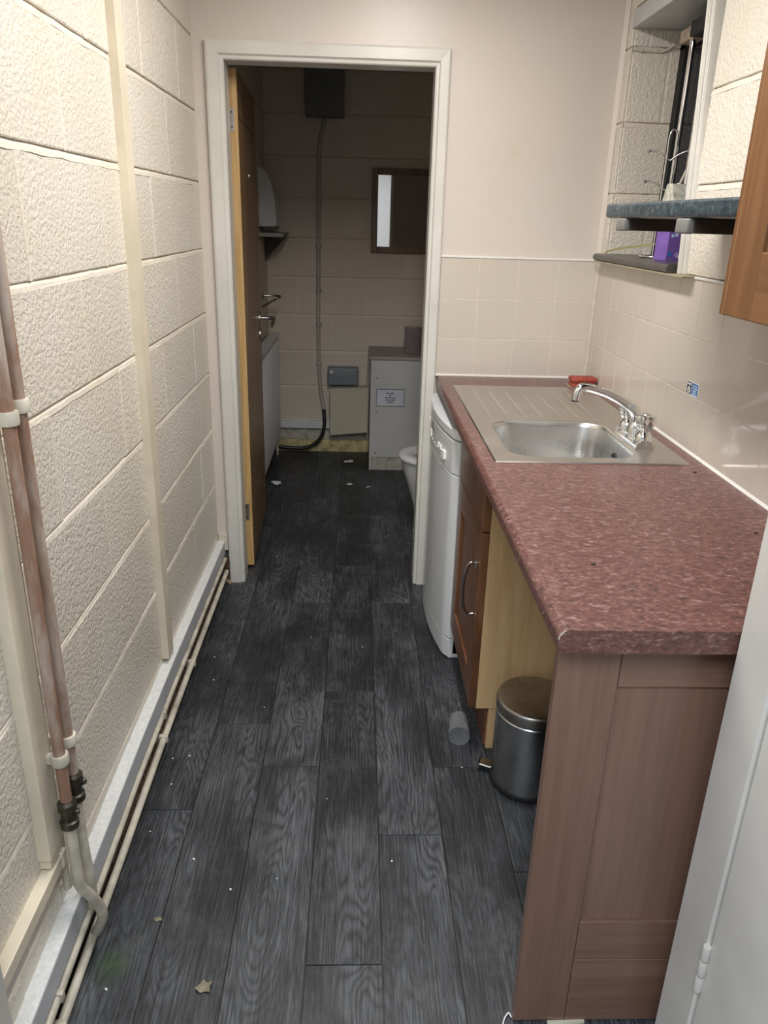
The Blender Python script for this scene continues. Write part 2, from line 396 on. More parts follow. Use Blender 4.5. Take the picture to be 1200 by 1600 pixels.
# ------------------------------------------------------------------ block walls
HC = 0.2303; Z0 = 2.0570; LB = 0.445
bed = 0.013
def course_list():
    k = 8; out = []
    zs = [Z0 - HC*i for i in range(-2, 10)]
    for i in range(len(zs)-1): out.append((zs[i+1], zs[i], i-2))
    return out                          # (bottom, top, index); index 0 lies below the joint at Z0
def block_face(parent, axis, plane, sign, lo, hi, phaseA, phaseB, mat, mmat, zlo, zhi, holes=(), proud=0.007):
    """blocks as separate pieces on a wall face; axis = direction along the wall"""
    mort = MB()
    for zb, zt, k in course_list():
        b, tp = max(zb + bed*0.5, zlo), min(zt - bed*0.5, zhi)
        if tp - b < 0.02: continue
        ph = phaseA if k % 2 == 0 else phaseB
        n0 = int(math.floor((lo-ph)/LB)) - 1
        edges = [lo] + [ph+LB*i for i in range(n0, n0+20) if lo+0.02 < ph+LB*i < hi-0.02] + [hi]
        for a, c in zip(edges, edges[1:]):
            ja = 0.0035 if a > lo else 0; jc = 0.0035 if c < hi else 0
            p0, p1 = a+ja, c-jc
            spans = [(p0, p1, b, tp)]
            for h0, h1, hz0, hz1 in holes:
                nxt = []
                for q0, q1, r0, r1 in spans:
                    if q1 <= h0 or q0 >= h1 or r1 <= hz0 or r0 >= hz1: nxt.append((q0, q1, r0, r1)); continue
                    if q0 < h0: nxt.append((q0, h0, r0, r1))
                    if q1 > h1: nxt.append((h1, q1, r0, r1))
                    if r0 < hz0: nxt.append((max(q0, h0), min(q1, h1), r0, hz0))
                    if r1 > hz1: nxt.append((max(q0, h0), min(q1, h1), hz1, r1))
                spans = nxt
            for q0, q1, r0, r1 in spans:
                if q1-q0 < 0.012 or r1-r0 < 0.012: continue
                d = proud + random.uniform(-.0015, .0015)
                s0, s1 = (plane, plane+sign*d) if sign > 0 else (plane+sign*d, plane)
                mb = MB()
                if axis == 'y': mb.box(s0-(.004 if sign > 0 else 0), s1+(.004 if sign < 0 else 0), q0, q1, r0, r1, 0.003, 2)
                else: mb.box(q0, q1, s0-(.004 if sign > 0 else 0), s1+(.004 if sign < 0 else 0), r0, r1, 0.003, 2)
                mb.build('block', mat, parent)
        # struck bed joint: recessed under the upper block, flush above the lower one
        zj = zb
        if zlo+0.02 < zj < zhi-0.02:
            segs = [(lo, hi)]
            for h0, h1, hz0, hz1 in holes:
                if hz0 < zj < hz1: segs = [q for s_ in segs for q in ((s_[0], min(s_[1], h0)), (max(s_[0], h1), s_[1])) if q[1]-q[0] > .01]
            for a, c in segs:
                pr = [(plane-sign*.001, zj-bed*.5-.004), (plane+sign*(proud+.0005), zj-bed*.5-.004), (plane+sign*(proud-.001), zj-bed*.1), (plane+sign*0.0005, zj+bed*.45), (plane-sign*.001, zj+bed*.5)]
                if sign < 0: pr = pr[::-1]
                n = max(2, int((c-a)/0.05))
                rings = []
                for i in range(n+1):
                    t = a + (c-a)*i/n; j = random.uniform(-.0018, .0018); j2 = random.uniform(-.001, .001)
                    ring = [(p + (sign*j2 if 0 < q_i < 4 else 0), z + (j if q_i in (1, 2) else 0)) for q_i, (p, z) in enumerate(pr)]
                    rings.append([(p, t, z) if axis == 'y' else (t, p, z) for p, z in ring])
                mort.loft(rings)
        for c in edges[1:-1]:           # perpend joints, nearly flush
            if any(h0 < c < h1 and hz0 < (b+tp)/2 < hz1 for h0, h1, hz0, hz1 in holes): continue
            s0, s1 = sorted((plane - sign*.002, plane + sign*(proud-.0004)))
            if axis == 'y': mort.box(s0, s1, c-.006, c+.006, b, tp)
            else: mort.box(c-.006, c+.006, s0, s1, b, tp)
    tag(mort.build('mortar', mmat, parent), kind='stuff')

wl = st(MB().box(-0.16, -0.006, YL-0.1, 0.0, 0, CEIL+.05).build('wall_left', M['mortar_dark']))
block_face(wl, 'y', -0.006, 1, YL, 0.0, -0.25, -0.45, M['block'], M['mortar'], 0.0, CEIL)

# right wall: lower tiled part, window hole
WY0, WY1, WZ0, WZ1 = -0.79, -0.065, 1.372, 2.115
wr = MB()
XB = W + 0.19
wr.box(W+.006, XB, YN, 0.0, 0, WZ0).box(W+.006, XB, YN, WY0, WZ0, CEIL+.05).box(W+.006, XB, WY1, 0.0, WZ0, CEIL+.05).box(W+.006, XB, WY0, WY1, WZ1+.06, CEIL+.05)
wr = st(wr.build('wall_right', M['mortar_dark']))
block_face(wr, 'y', W+.006, -1, YN, 0.0, -0.29, -0.07, M['block'], M['mortar'], ZT+.008, CEIL, holes=[(WY0-.012, WY1, WZ0, WZ1+.06)])
# reveal of the window (far side), two blocks deep pattern
block_face(wr, 'x', WY1+.001, -1, W+.008, XB-.004, W+.135, W+.06, M['block'], M['mortar'], WZ0, WZ1, proud=0.005)

# wall with the doorway
DX0, DX1, DZ = 0.105, 0.848, 1.995
wb = MB().box(0.0, DX0-.02, 0, .13, .15, CEIL+.05).box(DX1+.02, W+.006, 0, .13, 0, CEIL+.05).box(DX0-.02, DX1+.02, 0, .13, DZ+.02, CEIL+.05)
wb.box(-.16, 0.0, 0.004, .13, 0, CEIL+.05).box(0.0, DX0-.02, .07, .13, 0, .15)
wb = st(wb.build('wall_back', M['plaster']))
st(MB().box(0.004, 0.045, -0.012, 0.0, 0.148, 0.225, 0.003).build('trim_1', M['cream_grey']))

# tiles: 150 mm squares on both walls
gt = 0.0011
for r in range(3):
    z1 = ZT - .15*r; z0 = max(z1-.15, ZC+.002)
    for c in range(4):
        x1 = W - .006 - .15*c; x0 = x1-.15
        x0 = max(x0, .896)
        MB().box(x0+gt, x1-gt, -.008, .002, z0+gt, z1-gt, .0012, 2).build('tile', M['tile'], wb)
    e = [-.008, -.05-.006] + [-.05-.006-.15*i for i in range(1, 14)]
    for a, b in zip(e, e[1:]):
        b = max(b, YN)
        if a-b < .02: continue
        MB().box(W-.008+.006, W+.008, b+gt, a-gt, z0+gt, z1-gt, .0012, 2).build('tile', M['tile'], wr)
MB().box(.896, W, -.0070, .001, ZC, ZT).build('grout', M['grout'], wb)
MB().box(W-.001, W+.008, YN, 0, ZC, ZT).build('grout', M['grout'], wr)
st(MB().box(.894, W, -.011, .0, ZT-.001, ZT+.007, .002).build('trim_2', M['white_silicone']))
st(MB().box(W-.006, W+.004, YN, -.80, ZT-.001, ZT+.006, .002).build('trim_3', M['white_silicone']))
st(MB().prism([(W-.001, -.012), (W-.016, -.001), (W+.006, .004)], 'z', ZT+.008, CEIL).build('trim_4', M['plaster']))

# near wall: right nib and jamb with door, left post, lintel
nb = MB().box(1.205, W+.19, YN-.10, YN, 0, CEIL+.05).box(-.16, 1.7, YN-.10, YN, 2.08, CEIL+.05)
st(nb.build('wall_front', M['plaster']))
pr = [(1.172+.004, YN), (1.172, YN-.005), (1.172, YN-.10), (1.176, YN-.103), (1.21, YN-.103), (1.21, YN)]
jm = MB().prism(pr, 'z', 0, 2.08)
st(jm.build('trim_5', M['frame_paint']))
st(MB().prism([(-.05, YL), (.024, YL), (.031, YL-.008), (.031, YL-.09), (.024, YL-.10), (-.05, YL-.10)], 'z', 0, 2.08).build('trim_6', M['frame_paint']))
d2 = tag(MB().box(1.176, 1.216, -2.95, YN-.108, .008, 2.04, .002).build('door_2', M['frame_paint']), 'white gloss painted door leaf standing open at the right edge', 'door', kind='structure')
hk = MB()
for zz in (.40, .365, .33): hk.lathe([(.0065, 0), (.0072, .003), (.0072, .027), (.0065, .03)], (1.1715, YN-.1065, zz-.03), (0, 0, 1), 12)
hk.build('hinge', M['frame_paint'], d2, smooth=40)
st(MB().box(-.16, 1.7, YN-.1, 2.2, CEIL, CEIL+.06).build('ceiling', M['ceiling']))
st(MB().box(-2.0, 3.4, -4.75, -4.65, 0, 2.6).build('wall_hall', M['plaster']))
st(MB().box(-2.0, 3.4, -4.75, -3.9, 2.55, 2.6).build('ceiling_hall', M['ceiling']))

# ------------------------------------------------------------------ washroom shell
wf = st(MB().box(-.16, 1.7, YF+.008, YF+.16, 0, CEIL).build('wall_far', M['mortar_dark']))
block_face(wf, 'x', YF+.007, -1, 0.0, W+.1, .195, .42, M['block_room'], M['mortar_room'], 0.0, CEIL)
wfl = st(MB().box(-.16, 0.004, .13, YF+.01, 0, CEIL).build('wall_far_left', M['mortar_dark']))
block_face(wfl, 'y', 0.004, 1, .131, YF, .30, .52, M['block_room'], M['mortar_room'], 0.0, CEIL)
st(MB().box(W+.05, W+.2, .13, YF+.01, 0, CEIL).build('wall_far_right', M['block_room']))
# stained ply strip and dado at the foot of the far wall
st(MB().box(.02, .67, YF-.012, YF+.002, 0.0, .082, .002).build('baseboard_far', M['ply']))
st(MB().box(.02, .67, YF-.006, YF+.002, .084, .165).build('trim_7', M['boxing_low']))
tag(MB().box(.03, .41, YF-.034, YF, .166, .212, .003).build('cable_trunking', M['radiator']), 'short white cable trunking low on the washroom wall left of the cream box', 'trunking')

# ------------------------------------------------------------------ door lining, architrave, door leaf
def archi(x_out, x_in, ztop_out, ztop_in):
    pass
dl = MB()
dl.box(.085, DX0+.005, -.004, .088, 0, DZ).box(.06, .085, -.002, .132, 0, DZ+.02)
dl.box(DX1-.005, DX1+.015, -.004, .088, 0, DZ).box(DX1+.012, DX1+.03, -.002, .132, 0, DZ+.02)
dl.box(.085, DX1+.015, -.004, .088, DZ-.006, DZ+.014).box(.085, DX1+.015, .08, .132, DZ+.008, DZ+.022)
fr = st(dl.build('door_frame_1', M['white_paint']))
def arch_prof(a, b):                    # across the width: outer a, inner b
    s = 1 if b > a else -1; wd = abs(b-a)
    return [(a, 0), (a, -.018), (a+s*wd*.12, -.021), (a+s*wd*.70, -.020), (a+s*wd*.80, -.012), (b-s*.003, -.011), (b, -.008), (b, 0)]
XL0, XL1, XR1, XR0, ZA0, ZA1 = .048, .1085, .8445, .893, 2.048, 1.990
left = arch_prof(XL0, XL1); right = arch_prof(XR0, XR1); top = arch_prof(ZA0, ZA1)
m = MB(); rings = []
rings.append([(x, y, 0.0) for x, y in left])
rings.append([(x, y, z) for (x, y), (z, _) in zip(left, top)])
rings.append([(x, y, z) for (x, y), (z, _) in zip(right, top)])
rings.append([(x, y, 0.0) for x, y in right])
for a, b, nm in ((0, 1, 'architrave'), (1, 2, 'architrave'), (2, 3, 'architrave')):
    MB().loft([rings[a], rings[b]]).build(nm, M['white_paint'], fr)

def rotz(p, c, a):
    x, y = p[0]-c[0], p[1]-c[1]
    return (c[0] + x*math.cos(a) - y*math.sin(a), c[1] + x*math.sin(a) + y*math.cos(a), p[2])
AL = math.radians(2.4)                  # the leaf stands a little past square
HC_ = (.131, .136)
def L(x, y, z): return rotz((x, y, z), HC_, AL)
def lbox(mb, x0, x1, y0, y1, z0, z1, bev=0.0):
    return mb.hexa([L(x0, y0, z0), L(x1, y0, z0), L(x1, y1, z0), L(x0, y1, z0), L(x0, y0, z1), L(x1, y0, z1), L(x1, y1, z1), L(x0, y1, z1)], bev)
d1 = thing('door_1', (.11, .14, 0), 'oak veneer door standing open into the dark washroom', 'door'); d1['kind'] = 'structure'
lx1 = .131; lx0 = lx1-.044; ly0 = .136; ly1 = .895
mb = MB()
gx = .0025                               # grooves of the inlaid panel: veneer built in fields around them
ya, yb, za, zb = ly0+.014, ly1, .012, DZ-.008
cuts_y = [ya, ly0+.13, ly1-.13, yb]; cuts_z = [za, .30, 1.83, zb]
for i in range(3):
    for j in range(3):
        e = .003
        lbox(mb, lx1-.006, lx1, cuts_y[i]+(e if i else 0), cuts_y[i+1]-(e if i < 2 else 0), cuts_z[j]+(e if j else 0), cuts_z[j+1]-(e if j < 2 else 0))
lbox(mb, lx0, lx1-.005, ya, yb, za, zb)
mb.build('leaf', M['oak_veneer_shaded'], d1)
mb = MB(); lbox(mb, lx0, lx1, ly0, ya, za, zb, .001); mb.build('lipping', M['oak'], d1)
for zc_ in (.27, 1.82):
    mb = MB(); lbox(mb, lx0+.004, lx0+.032, ly0-.002, ly0+.001, zc_-.038, zc_+.038)
    h = mb.build('hinge', M['nickel'], d1)
    mb = MB()
    for dz in (-.025, 0, .025): mb.lathe([(.004, 0), (.003, .0008)], L(lx0+.016 + (.006 if dz else -.006), ly0-.0015, zc_+dz), (0, -1, 0), 10)
    mb.build('screw', M['valve'], h)
def rose(z, y): return MB().lathe([(.027, 0), (.027, .007), (.024, .009)], L(lx1-.001, y, z), (math.cos(AL), math.sin(AL), 0), 28)
ly = .835
hd = rose(1.022, ly).build('lever_handle', M['nickel'], d1, smooth=35)
pts = spline([L(lx1, ly, 1.022), L(lx1+.045, ly, 1.022), L(lx1+.066, ly-.012, 1.022), L(lx1+.070, ly-.05, 1.014), L(lx1+.066, ly-.118, .998)], 6)
MB().tube(pts, .0095, 14).build('lever', M['nickel'], hd, smooth=40)
rose(.945, ly).build('escutcheon', M['nickel'], d1, smooth=35)
MB().lathe([(.024, 0), (.024, .004), (.020, .006)], L(lx1-.001, .53, 1.645), (math.cos(AL), math.sin(AL), 0), 24).build('indicator_disc', M['nickel'], d1, smooth=35)

# hole, rusty pipe stub and rubble at the corner by the frame
tag(MB().lathe([(.011, 0), (.0125, .004), (.0115, .03), (.0118, .075), (.009, .09), (.012, .094), (.007, .10)], (.036, .014, .004), (0, 0, 1), 16).build('pipe_stub', M['rust'], smooth=40), 'rusty pipe stub in the hole left of the door frame', 'pipe')
rb = MB()
for i in range(40):
    x, y, s = random.uniform(.012, .05), random.uniform(-.03, .03), random.uniform(.002, .006)
    rb.hexa([(x+sx*s*random.uniform(.6, 1.4), y+sy*s*random.uniform(.6, 1.4), z*s*1.2) for z in (0, 1) for sx, sy in ((-1, -1), (1, -1), (1, 1), (-1, 1))])
tag(rb.build('rubble', M['rubble']), 'crumbled brown rubble in the corner left of the door frame', 'rubble', kind='stuff')

# ------------------------------------------------------------------ left wall: battens, trunking, pipes
b = MB(); b.prism([(-.004, -.984), (.022, -.984), (.022, -.925), (-.004, -.925)], 'z', .215, CEIL)
b = tag(b.build('batten', M['cream_paint']), 'cream painted vertical batten on the left block wall, far from the pipes', 'batten')
MB().prism([(-.004, -.925), (.020, -.925), (.008, -.884), (-.004, -.884)], 'z', .18, CEIL).build('cover_strip', M['cream_grey'], b)
nbt = tag(MB().box(-.004, .024, -1.905, -1.842, .345, CEIL, .002).build('batten', M['cream_paint']), 'cream painted vertical batten left of the copper pipes', 'batten')
MB().box(-.004, .020, -1.900, -1.838, .322, .345, .002).build('end_block', M['cream_paint'], nbt)
hbt = tag(MB().box(-.004, .024, YL, -1.862, .288, .318, .002).build('batten', M['cream_paint']), 'cream horizontal batten at the bottom left below the vertical one', 'batten')
MB().box(-.004, .026, -1.862, -1.8415, .285, .3215, .003).build('end_block', M['cream_paint'], hbt)

def interp(y, tab):
    for (ya, a), (yb, b) in zip(tab, tab[1:]):
        if yb <= y <= ya: return a + (b-a)*(ya-y)/(ya-yb)
    return tab[0][1] if y > tab[0][0] else tab[-1][1]
TT = [(0, .188), (-1.0, .195), (-1.35, .190), (-1.7, .174), (-2.13, .152)]     # the old trunking sags towards the near end
PT2 = [(0, .052), (-1.1, .053), (-1.5, .037), (-2.13, .022)]
def trunking(y0, y1, label):
    ys = [y0 + (y1-y0)*k/16 for k in range(17)]
    rings = []
    for y in ys:
        t = interp(y, TT); b_ = t-.058
        rings.append([(-.004, y, b_), (.029, y, b_), (.031, y, b_+.002), (.031, y, t-.002), (.029, y, t), (-.004, y, t)])
    o = tag(MB().loft(rings).build('cable_trunking', M['trunk_face']), label, 'trunking')
    rings = []
    for y in ys:
        t = interp(y, TT); rings.append([(-.004, y, t-.001), (.0305, y, t-.001), (.0305, y, t+.0015), (-.004, y, t+.005)])
    MB().loft(rings).build('top_ledge', M['trunk_top'], o)
    return o
trunking(-1.742, -.002, 'long grey and white trunking along the foot of the left wall beyond the pipes')
trunking(YL, -1.800, 'short grey and white trunking at the lower left corner before the pipes')
Y_S = [YL, -2.0, -1.8, -1.6, -1.4, -1.2, -1.0, -.8, -.5, -.25, -.02]
pp = [(.029+random.uniform(-.0007, .0007), y, interp(y, TT)-.077) for y in Y_S]
p_hi = tag(MB().tube(spline(pp, 4), .0092, 12).build('pipe', M['pipe_paint'], smooth=60), 'upper thin cream pipe running under the left wall trunking', 'pipe')
pp = [(.034+random.uniform(-.0007, .0007), y, interp(y, PT2)) for y in Y_S]
p_lo = tag(MB().tube(spline(pp, 4), .0098, 12).build('pipe', M['pipe_paint'], smooth=60), 'lower thin cream pipe along the floor edge at the left wall', 'pipe')
for y in (-1.13, -1.975):
    zc_ = interp(y, TT)-.077; MB().box(.006, .0415, y-.008, y+.008, zc_-.0122, zc_+.0122, .004).build('pipe_clip', M['pipe_paint'], p_hi, smooth=40)
for y in (-1.155, -1.995, -.75):
    zc_ = interp(y, PT2); MB().box(.006, .0465, y-.008, y+.008, zc_-.0125, zc_+.0125, .004).build('pipe_clip', M['pipe_paint'], p_lo, smooth=40)
st(MB().box(-.006, .006, YL, -.0, 0, .115).build('baseboard_left', M['rubble']))

P1X, P1Y, P2Y = .047, -1.857, -1.813
def valve(c, z0, z1):
    h = z1-z0
    return MB().lathe([(.013, 0), (.0175, .004), (.0175, h*.26), (.0135, h*.30), (.0135, h*.64), (.0175, h*.68), (.0175, h-.006), (.013, h)], (c[0], c[1], z0), (0, 0, 1), 18)
def clip(c, z, par):
    mb = MB().lathe([(.0155, -.011), (.0165, -.008), (.0165, .008), (.0155, .011)], (c[0], c[1], z), (0, 0, 1), 20)
    mb.box(.0245 if c[1] < -1.835 else 0.0, c[0]-.012, c[1]-.007, c[1]+.007, z-.008, z+.008)
    mb.build('pipe_clip', M['pipe_paint'], par, smooth=40)
def bent(mb, pts, r): return mb.tube(spline(pts, 8), r, 16)
up1 = tag(MB().tube([(P1X, P1Y, z) for z in (.44, .8, 1.2, 1.6, CEIL)], .0108, 16).build('copper_pipe', M['copper_paint'], smooth=60), 'pinkish flaking copper riser nearer the camera beside the cream batten', 'pipe')
clip((P1X, P1Y), .545, up1); clip((P1X, P1Y), 1.19, up1)
v = valve((P1X, P1Y), .385, .450).build('valve', M['valve'], up1, smooth=35)
MB().lathe([(.006, 0), (.006, .006), (.0045, .008)], (P1X+.012, P1Y+.004, .418), (.9, .4, 0), 14).build('screw', M['valve'], v, smooth=35)
bent(MB(), [(P1X, P1Y, .40), (P1X, P1Y, .30), (P1X+.001, P1Y+.002, .235), (P1X+.010, P1Y+.022, .185), (P1X+.015, P1Y+.045, .130), (P1X+.013, P1Y+.056, .085), (P1X-.008, P1Y+.062, .036)], .0108).build('lower_pipe', M['pipe_paint'], up1, smooth=60)
up2 = tag(MB().tube([(P1X, P2Y, z) for z in (.47, .8, 1.2, 1.6, CEIL)], .0108, 16).build('copper_pipe', M['copper_paint'], smooth=60), 'pinkish flaking copper riser second from the cream batten', 'pipe')
clip((P1X, P2Y), .555, up2); clip((P1X, P2Y), 1.20, up2)
v = valve((P1X, P2Y), .410, .478).build('valve', M['valve'], up2, smooth=35)
MB().lathe([(.007, 0), (.007, .008), (.005, .010)], (P1X+.010, P2Y+.008, .447), (.7, .7, 0), 14).build('screw', M['valve'], v, smooth=35)
bent(MB(), [(P1X, P2Y, .43), (P1X, P2Y, .30), (P1X, P2Y+.01, .20), (P1X-.006, P2Y+.02, .125), (P1X-.016, P2Y+.03, .096)], .0105).build('lower_pipe', M['pipe_paint'], up2, smooth=60)
tag(MB().tube([(.012, -1.8325, .204), (.012, -1.8325, .60), (.012, -1.8325, 1.2), (.012, -1.8325, CEIL)], .008, 12).build('pipe', M['pipe_paint'], smooth=60), 'cream pipe close to the wall behind the two copper risers', 'pipe')

# ------------------------------------------------------------------ worktop
SX0, SX1, SY0, SY1 = .945, 1.452, -1.160, -.205       # sink outline
BX0, BX1, BY0, BY1 = .990, 1.345, -1.118, -.735      # bowl
XF = .8985; YE = -2.020; TH = .040
def wt_prof():
    r = .016; pts = []
    for k in range(9):
        a = math.radians(90 + 90*k/8); pts.append((XF+r+r*math.cos(a), ZC-r+r*math.sin(a)))
    for k in range(5):
        a = math.radians(180 + 70*k/4); pts.append((XF+.010+.010*math.cos(a), ZC-TH+.010+.010*math.sin(a)))
    return pts
wt = MB()
pf = wt_prof()
wt.prism(pf + [(SX0+.012, ZC-TH), (SX0+.012, ZC)], 'y', YE, -.009)
wt.box(SX0+.012, W-.001, YE, SY0+.010, ZC-TH, ZC).box(SX1-.012, W-.001, SY0+.010, -.009, ZC-TH, ZC).box(SX0+.012, SX1-.012, SY1-.012, -.009, ZC-TH, ZC)
wt = tag(wt.build('worktop', M['worktop']), 'red granite pattern laminate worktop over the units along the right wall', 'worktop')
MB().prism([(x, z) for x, z in pf[2:9]] + [(x+.0015, z) for x, z in pf[8:1:-1]], 'y', YE-.0006, YE+.0004).build('edge_line', M['cream_grey'], wt)
st(MB().prism([(W-.006, ZC), (W-.002, ZC+.007), (W+.002, ZC+.008), (W+.002, ZC)], 'y', YN, 0).build('trim_8', M['white_silicone']))
st(MB().box(.894, W, -.013, -.004, ZC-.001, ZC+.007, .002).build('trim_9', M['white_silicone']))

# ------------------------------------------------------------------ sink
sk = thing('sink', (1.2, -.68, ZC), 'stainless steel inset sink with ribbed drainer in the red worktop', 'sink')
zt = ZC + .0035
def bowl_ring(ins, z, r): return [(x, y, z) for x, y in rrect(BX0+ins, BX1-ins, BY0+ins, BY1-ins, max(r, .01), 8)]
ring0 = bowl_ring(0, zt, .075)
cx, cy = (BX0+BX1)/2, (BY0+BY1)/2
def hit(p, x0, x1, y0, y1):             # ray from bowl centre through p to a rectangle
    dx, dy = p[0]-cx, p[1]-cy; t = 1e9
    if dx > 1e-9: t = min(t, (x1-cx)/dx)
    if dx < -1e-9: t = min(t, (x0-cx)/dx)
    if dy > 1e-9: t = min(t, (y1-cy)/dy)
    if dy < -1e-9: t = min(t, (y0-cy)/dy)
    return [cx+dx*t, cy+dy*t]
DB = -.715                               # boundary between bowl surround and drainer
outer = [hit(p, SX0, SX1, SY0, DB) for p in ring0]
for C_ in ((SX0, SY0), (SX1, SY0), (SX1, DB), (SX0, DB)):
    i = min(range(len(outer)), key=lambda k: (outer[k][0]-C_[0])**2 + (outer[k][1]-C_[1])**2); outer[i] = list(C_)
mb = MB()
mb.loft([[(x, y, zt) for x, y in outer], ring0], False, False)
# drainer with grooves running away from the bowl
nx, ny = 96, 14
gr = [1.005+.056*i for i in range(7)]
vs = []
for j in range(ny+1):
    y = DB + (SY1-DB)*j/ny; row = []
    for i in range(nx+1):
        x = SX0 + (SX1-SX0)*i/nx
        fade = max(0, min(1, min((y-(DB+.02))/.03, (SY1-.05-y)/.03)))
        d = max([math.exp(-((x-gx_)/.0055)**2) for gx_ in gr])
        row.append(mb.bm.verts.new((x, y, zt - .0045*d*fade)))
    vs.append(row)
for j in range(ny):
    for i in range(nx): mb.bm.faces.new((vs[j][i], vs[j][i+1], vs[j+1][i+1], vs[j+1][i]))
rim = [(SX0, SY0), (SX1, SY0), (SX1, SY1), (SX0, SY1)]
mb.loft([[(x, y, zt) for x, y in rim], [(x+(.003 if x > 1.2 else -.003), y+(.003 if y > -.6 else -.003), ZC+.0004) for x, y in rim]], False, False)
mb.build('deck', M['steel'], sk, smooth=30)
rings = [ring0, bowl_ring(.002, zt-.001, .074), bowl_ring(.005, zt-.005, .072), bowl_ring(.008, zt-.016, .070), bowl_ring(.014, zt-.10, .066), bowl_ring(.018, zt-.135, .062),
         bowl_ring(.028, zt-.152, .058), bowl_ring(.045, zt-.159, .05), bowl_ring(.09, zt-.161, .04), bowl_ring(.13, zt-.162, .03)]
MB().loft(rings, False, True).build('bowl', M['steel_bowl'], sk, smooth=60)
ov = MB().lathe([(.017, 0), (.017, .003), (.012, .004), (.012, .002), (.001, .002)], (BX1-.0125, -.925, .862), (-1, 0, .09), 24).build('overflow', M['black'], sk, smooth=40)
MB().lathe([(.005, 0), (.005, .004), (.003, .005)], (BX1-.015, -.925, .862), (-1, 0, .09), 12).build('screw', M['chrome'], ov, smooth=40)
MB().lathe([(.035, 0), (.035, .002), (.028, .003), (.022, .0015)], (1.165, -.93, zt-.162), (0, 0, 1), 28).build('waste', M['chrome'], sk, smooth=40)

# ------------------------------------------------------------------ mixer tap
TX = 1.376; TY0, TY1 = -1.022, -.862; tz = zt
tp = thing('mixer_tap', (TX, -.942, tz), 'chrome two-handled mixer tap behind the sink bowl', 'tap')
prof = []
for k in range(13):
    a = PI*k/12; prof.append((TX - .025*math.cos(a), tz + .004 + .022*math.sin(a)))
prof = [(TX-.026, tz)] + prof + [(TX+.026, tz)]
mb = MB().prism(prof, 'y', TY0-.012, TY1+.012)
for y in (TY0+.012, TY1-.012): mb.lathe([(.024, 0), (.0245, .02), (.022, .036), (.017, .044), (.012, .05)], (TX, y, tz), (0, 0, 1), 24)
mb.lathe([(.025, 0), (.024, .035), (.019, .05), (.016, .058)], (TX, -.942, tz), (0, 0, 1), 24)
mb.build('body', M['chrome'], tp, smooth=40)
sp = spline([(TX, -.942, tz+.045), (TX-.004, -.943, tz+.075), (TX-.03, -.946, tz+.102), (TX-.085, -.950, tz+.132), (TX-.14, -.954, tz+.150), (TX-.170, -.956, tz+.153), (TX-.181, -.957, tz+.140), (TX-.184, -.957, tz+.118)], 7)
n = len(sp); rad = [.0165 - .0045*min(1, i/(n*.55)) for i in range(n)]
rad[-9:] = [.0125]*9
mb = MB().tube(sp, rad, 18)
s_ = mb.build('spout', M['chrome'], tp, smooth=50)
MB().lathe([(.011, 0), (.011, .004), (.008, .004)], (TX-.1845, -.957, tz+.1145), (0, 0, 1), 18).build('aerator', M['black'], s_, smooth=40)
for y in (TY0+.010, TY1-.010):
    mb = MB(); rings = []
    for r, h in ((.012, .046), (.019, .052), (.0245, .066), (.0265, .082), (.0235, .090), (.017, .093)):
        rings.append([(TX + (r*(1+.10*math.cos(6*a)))*math.cos(a), y + (r*(1+.10*math.cos(6*a)))*math.sin(a), tz+h) for a in [2*PI*i/36 for i in range(36)]])
    mb.loft(rings); kb = mb.build('handle', M['chrome'], tp, smooth=35)
    MB().lathe([(.012, 0), (.010, .002)], (TX, y, tz+.0928), (0, 0, 1), 20).build('cap', M['nickel'], kb, smooth=35)

# red scourer block in the corner
so = MB().box(1.396, 1.490, -.185, -.130, ZC+.001, ZC+.012, .004).box(1.400, 1.486, -.178, -.135, ZC+.011, ZC+.022).box(1.394, 1.492, -.187, -.128, ZC+.020, ZC+.036, .006)
so = tag(so.build('scourer', M['red_rubber'], smooth=40), 'dark red ridged scourer block in the far corner of the worktop', 'scourer')
MB().box(1.388, 1.494, -.190, -.125, ZC, ZC+.0015).build('stain_tray', M['sill_trim'], so)

# ------------------------------------------------------------------ dishwasher
dw = thing('dishwasher', (1.2, -.32, 0), 'white freestanding dishwasher under the far end of the worktop', 'dishwasher')
DY0, DY1 = -.622, -.022
def front_x(y, z):                       # bulging front
    t = (y-(DY0+DY1)/2)/((DY1-DY0)/2)
    b = .030*(1-t*t)
    edge = .012*max(0, (abs(t)-.9)/.1)**2
    return .9 - .014*t - b + edge
def dw_slab(name, z0, z1, mat, x_off=0.0, ch=.0, back=1.46, par=None):
    ys = [DY0+(DY1-DY0)*i/24 for i in range(25)]
    prof = lambda ins: [(front_x(y, 0)+x_off+ins, y) for y in ys]
    lv = []
    for z, ins in ((z0, ch), (z0+ch, 0), (z1-ch, 0), (z1, ch)) if ch else ((z0, 0), (z1, 0)):
        lv.append([(x, y, z) for x, y in prof(ins)] + [(back, DY1, z), (back, DY0, z)])
    return MB().loft(lv).build(name, mat, par or dw, smooth=35)
dw_slab('cabinet', .02, .815, M['dishwasher'], .022)
dw_slab('top_panel', .818, .852, M['dishwasher'], .0, .005)
cp = dw_slab('control_panel', .700, .813, M['dish_plastic'], .001, .003, .97)
dw_slab('door', .085, .697, M['dishwasher'], .002, .003, .97)
dw_slab('kickplate', .004, .080, M['dish_plastic'], .004, .004, .97)
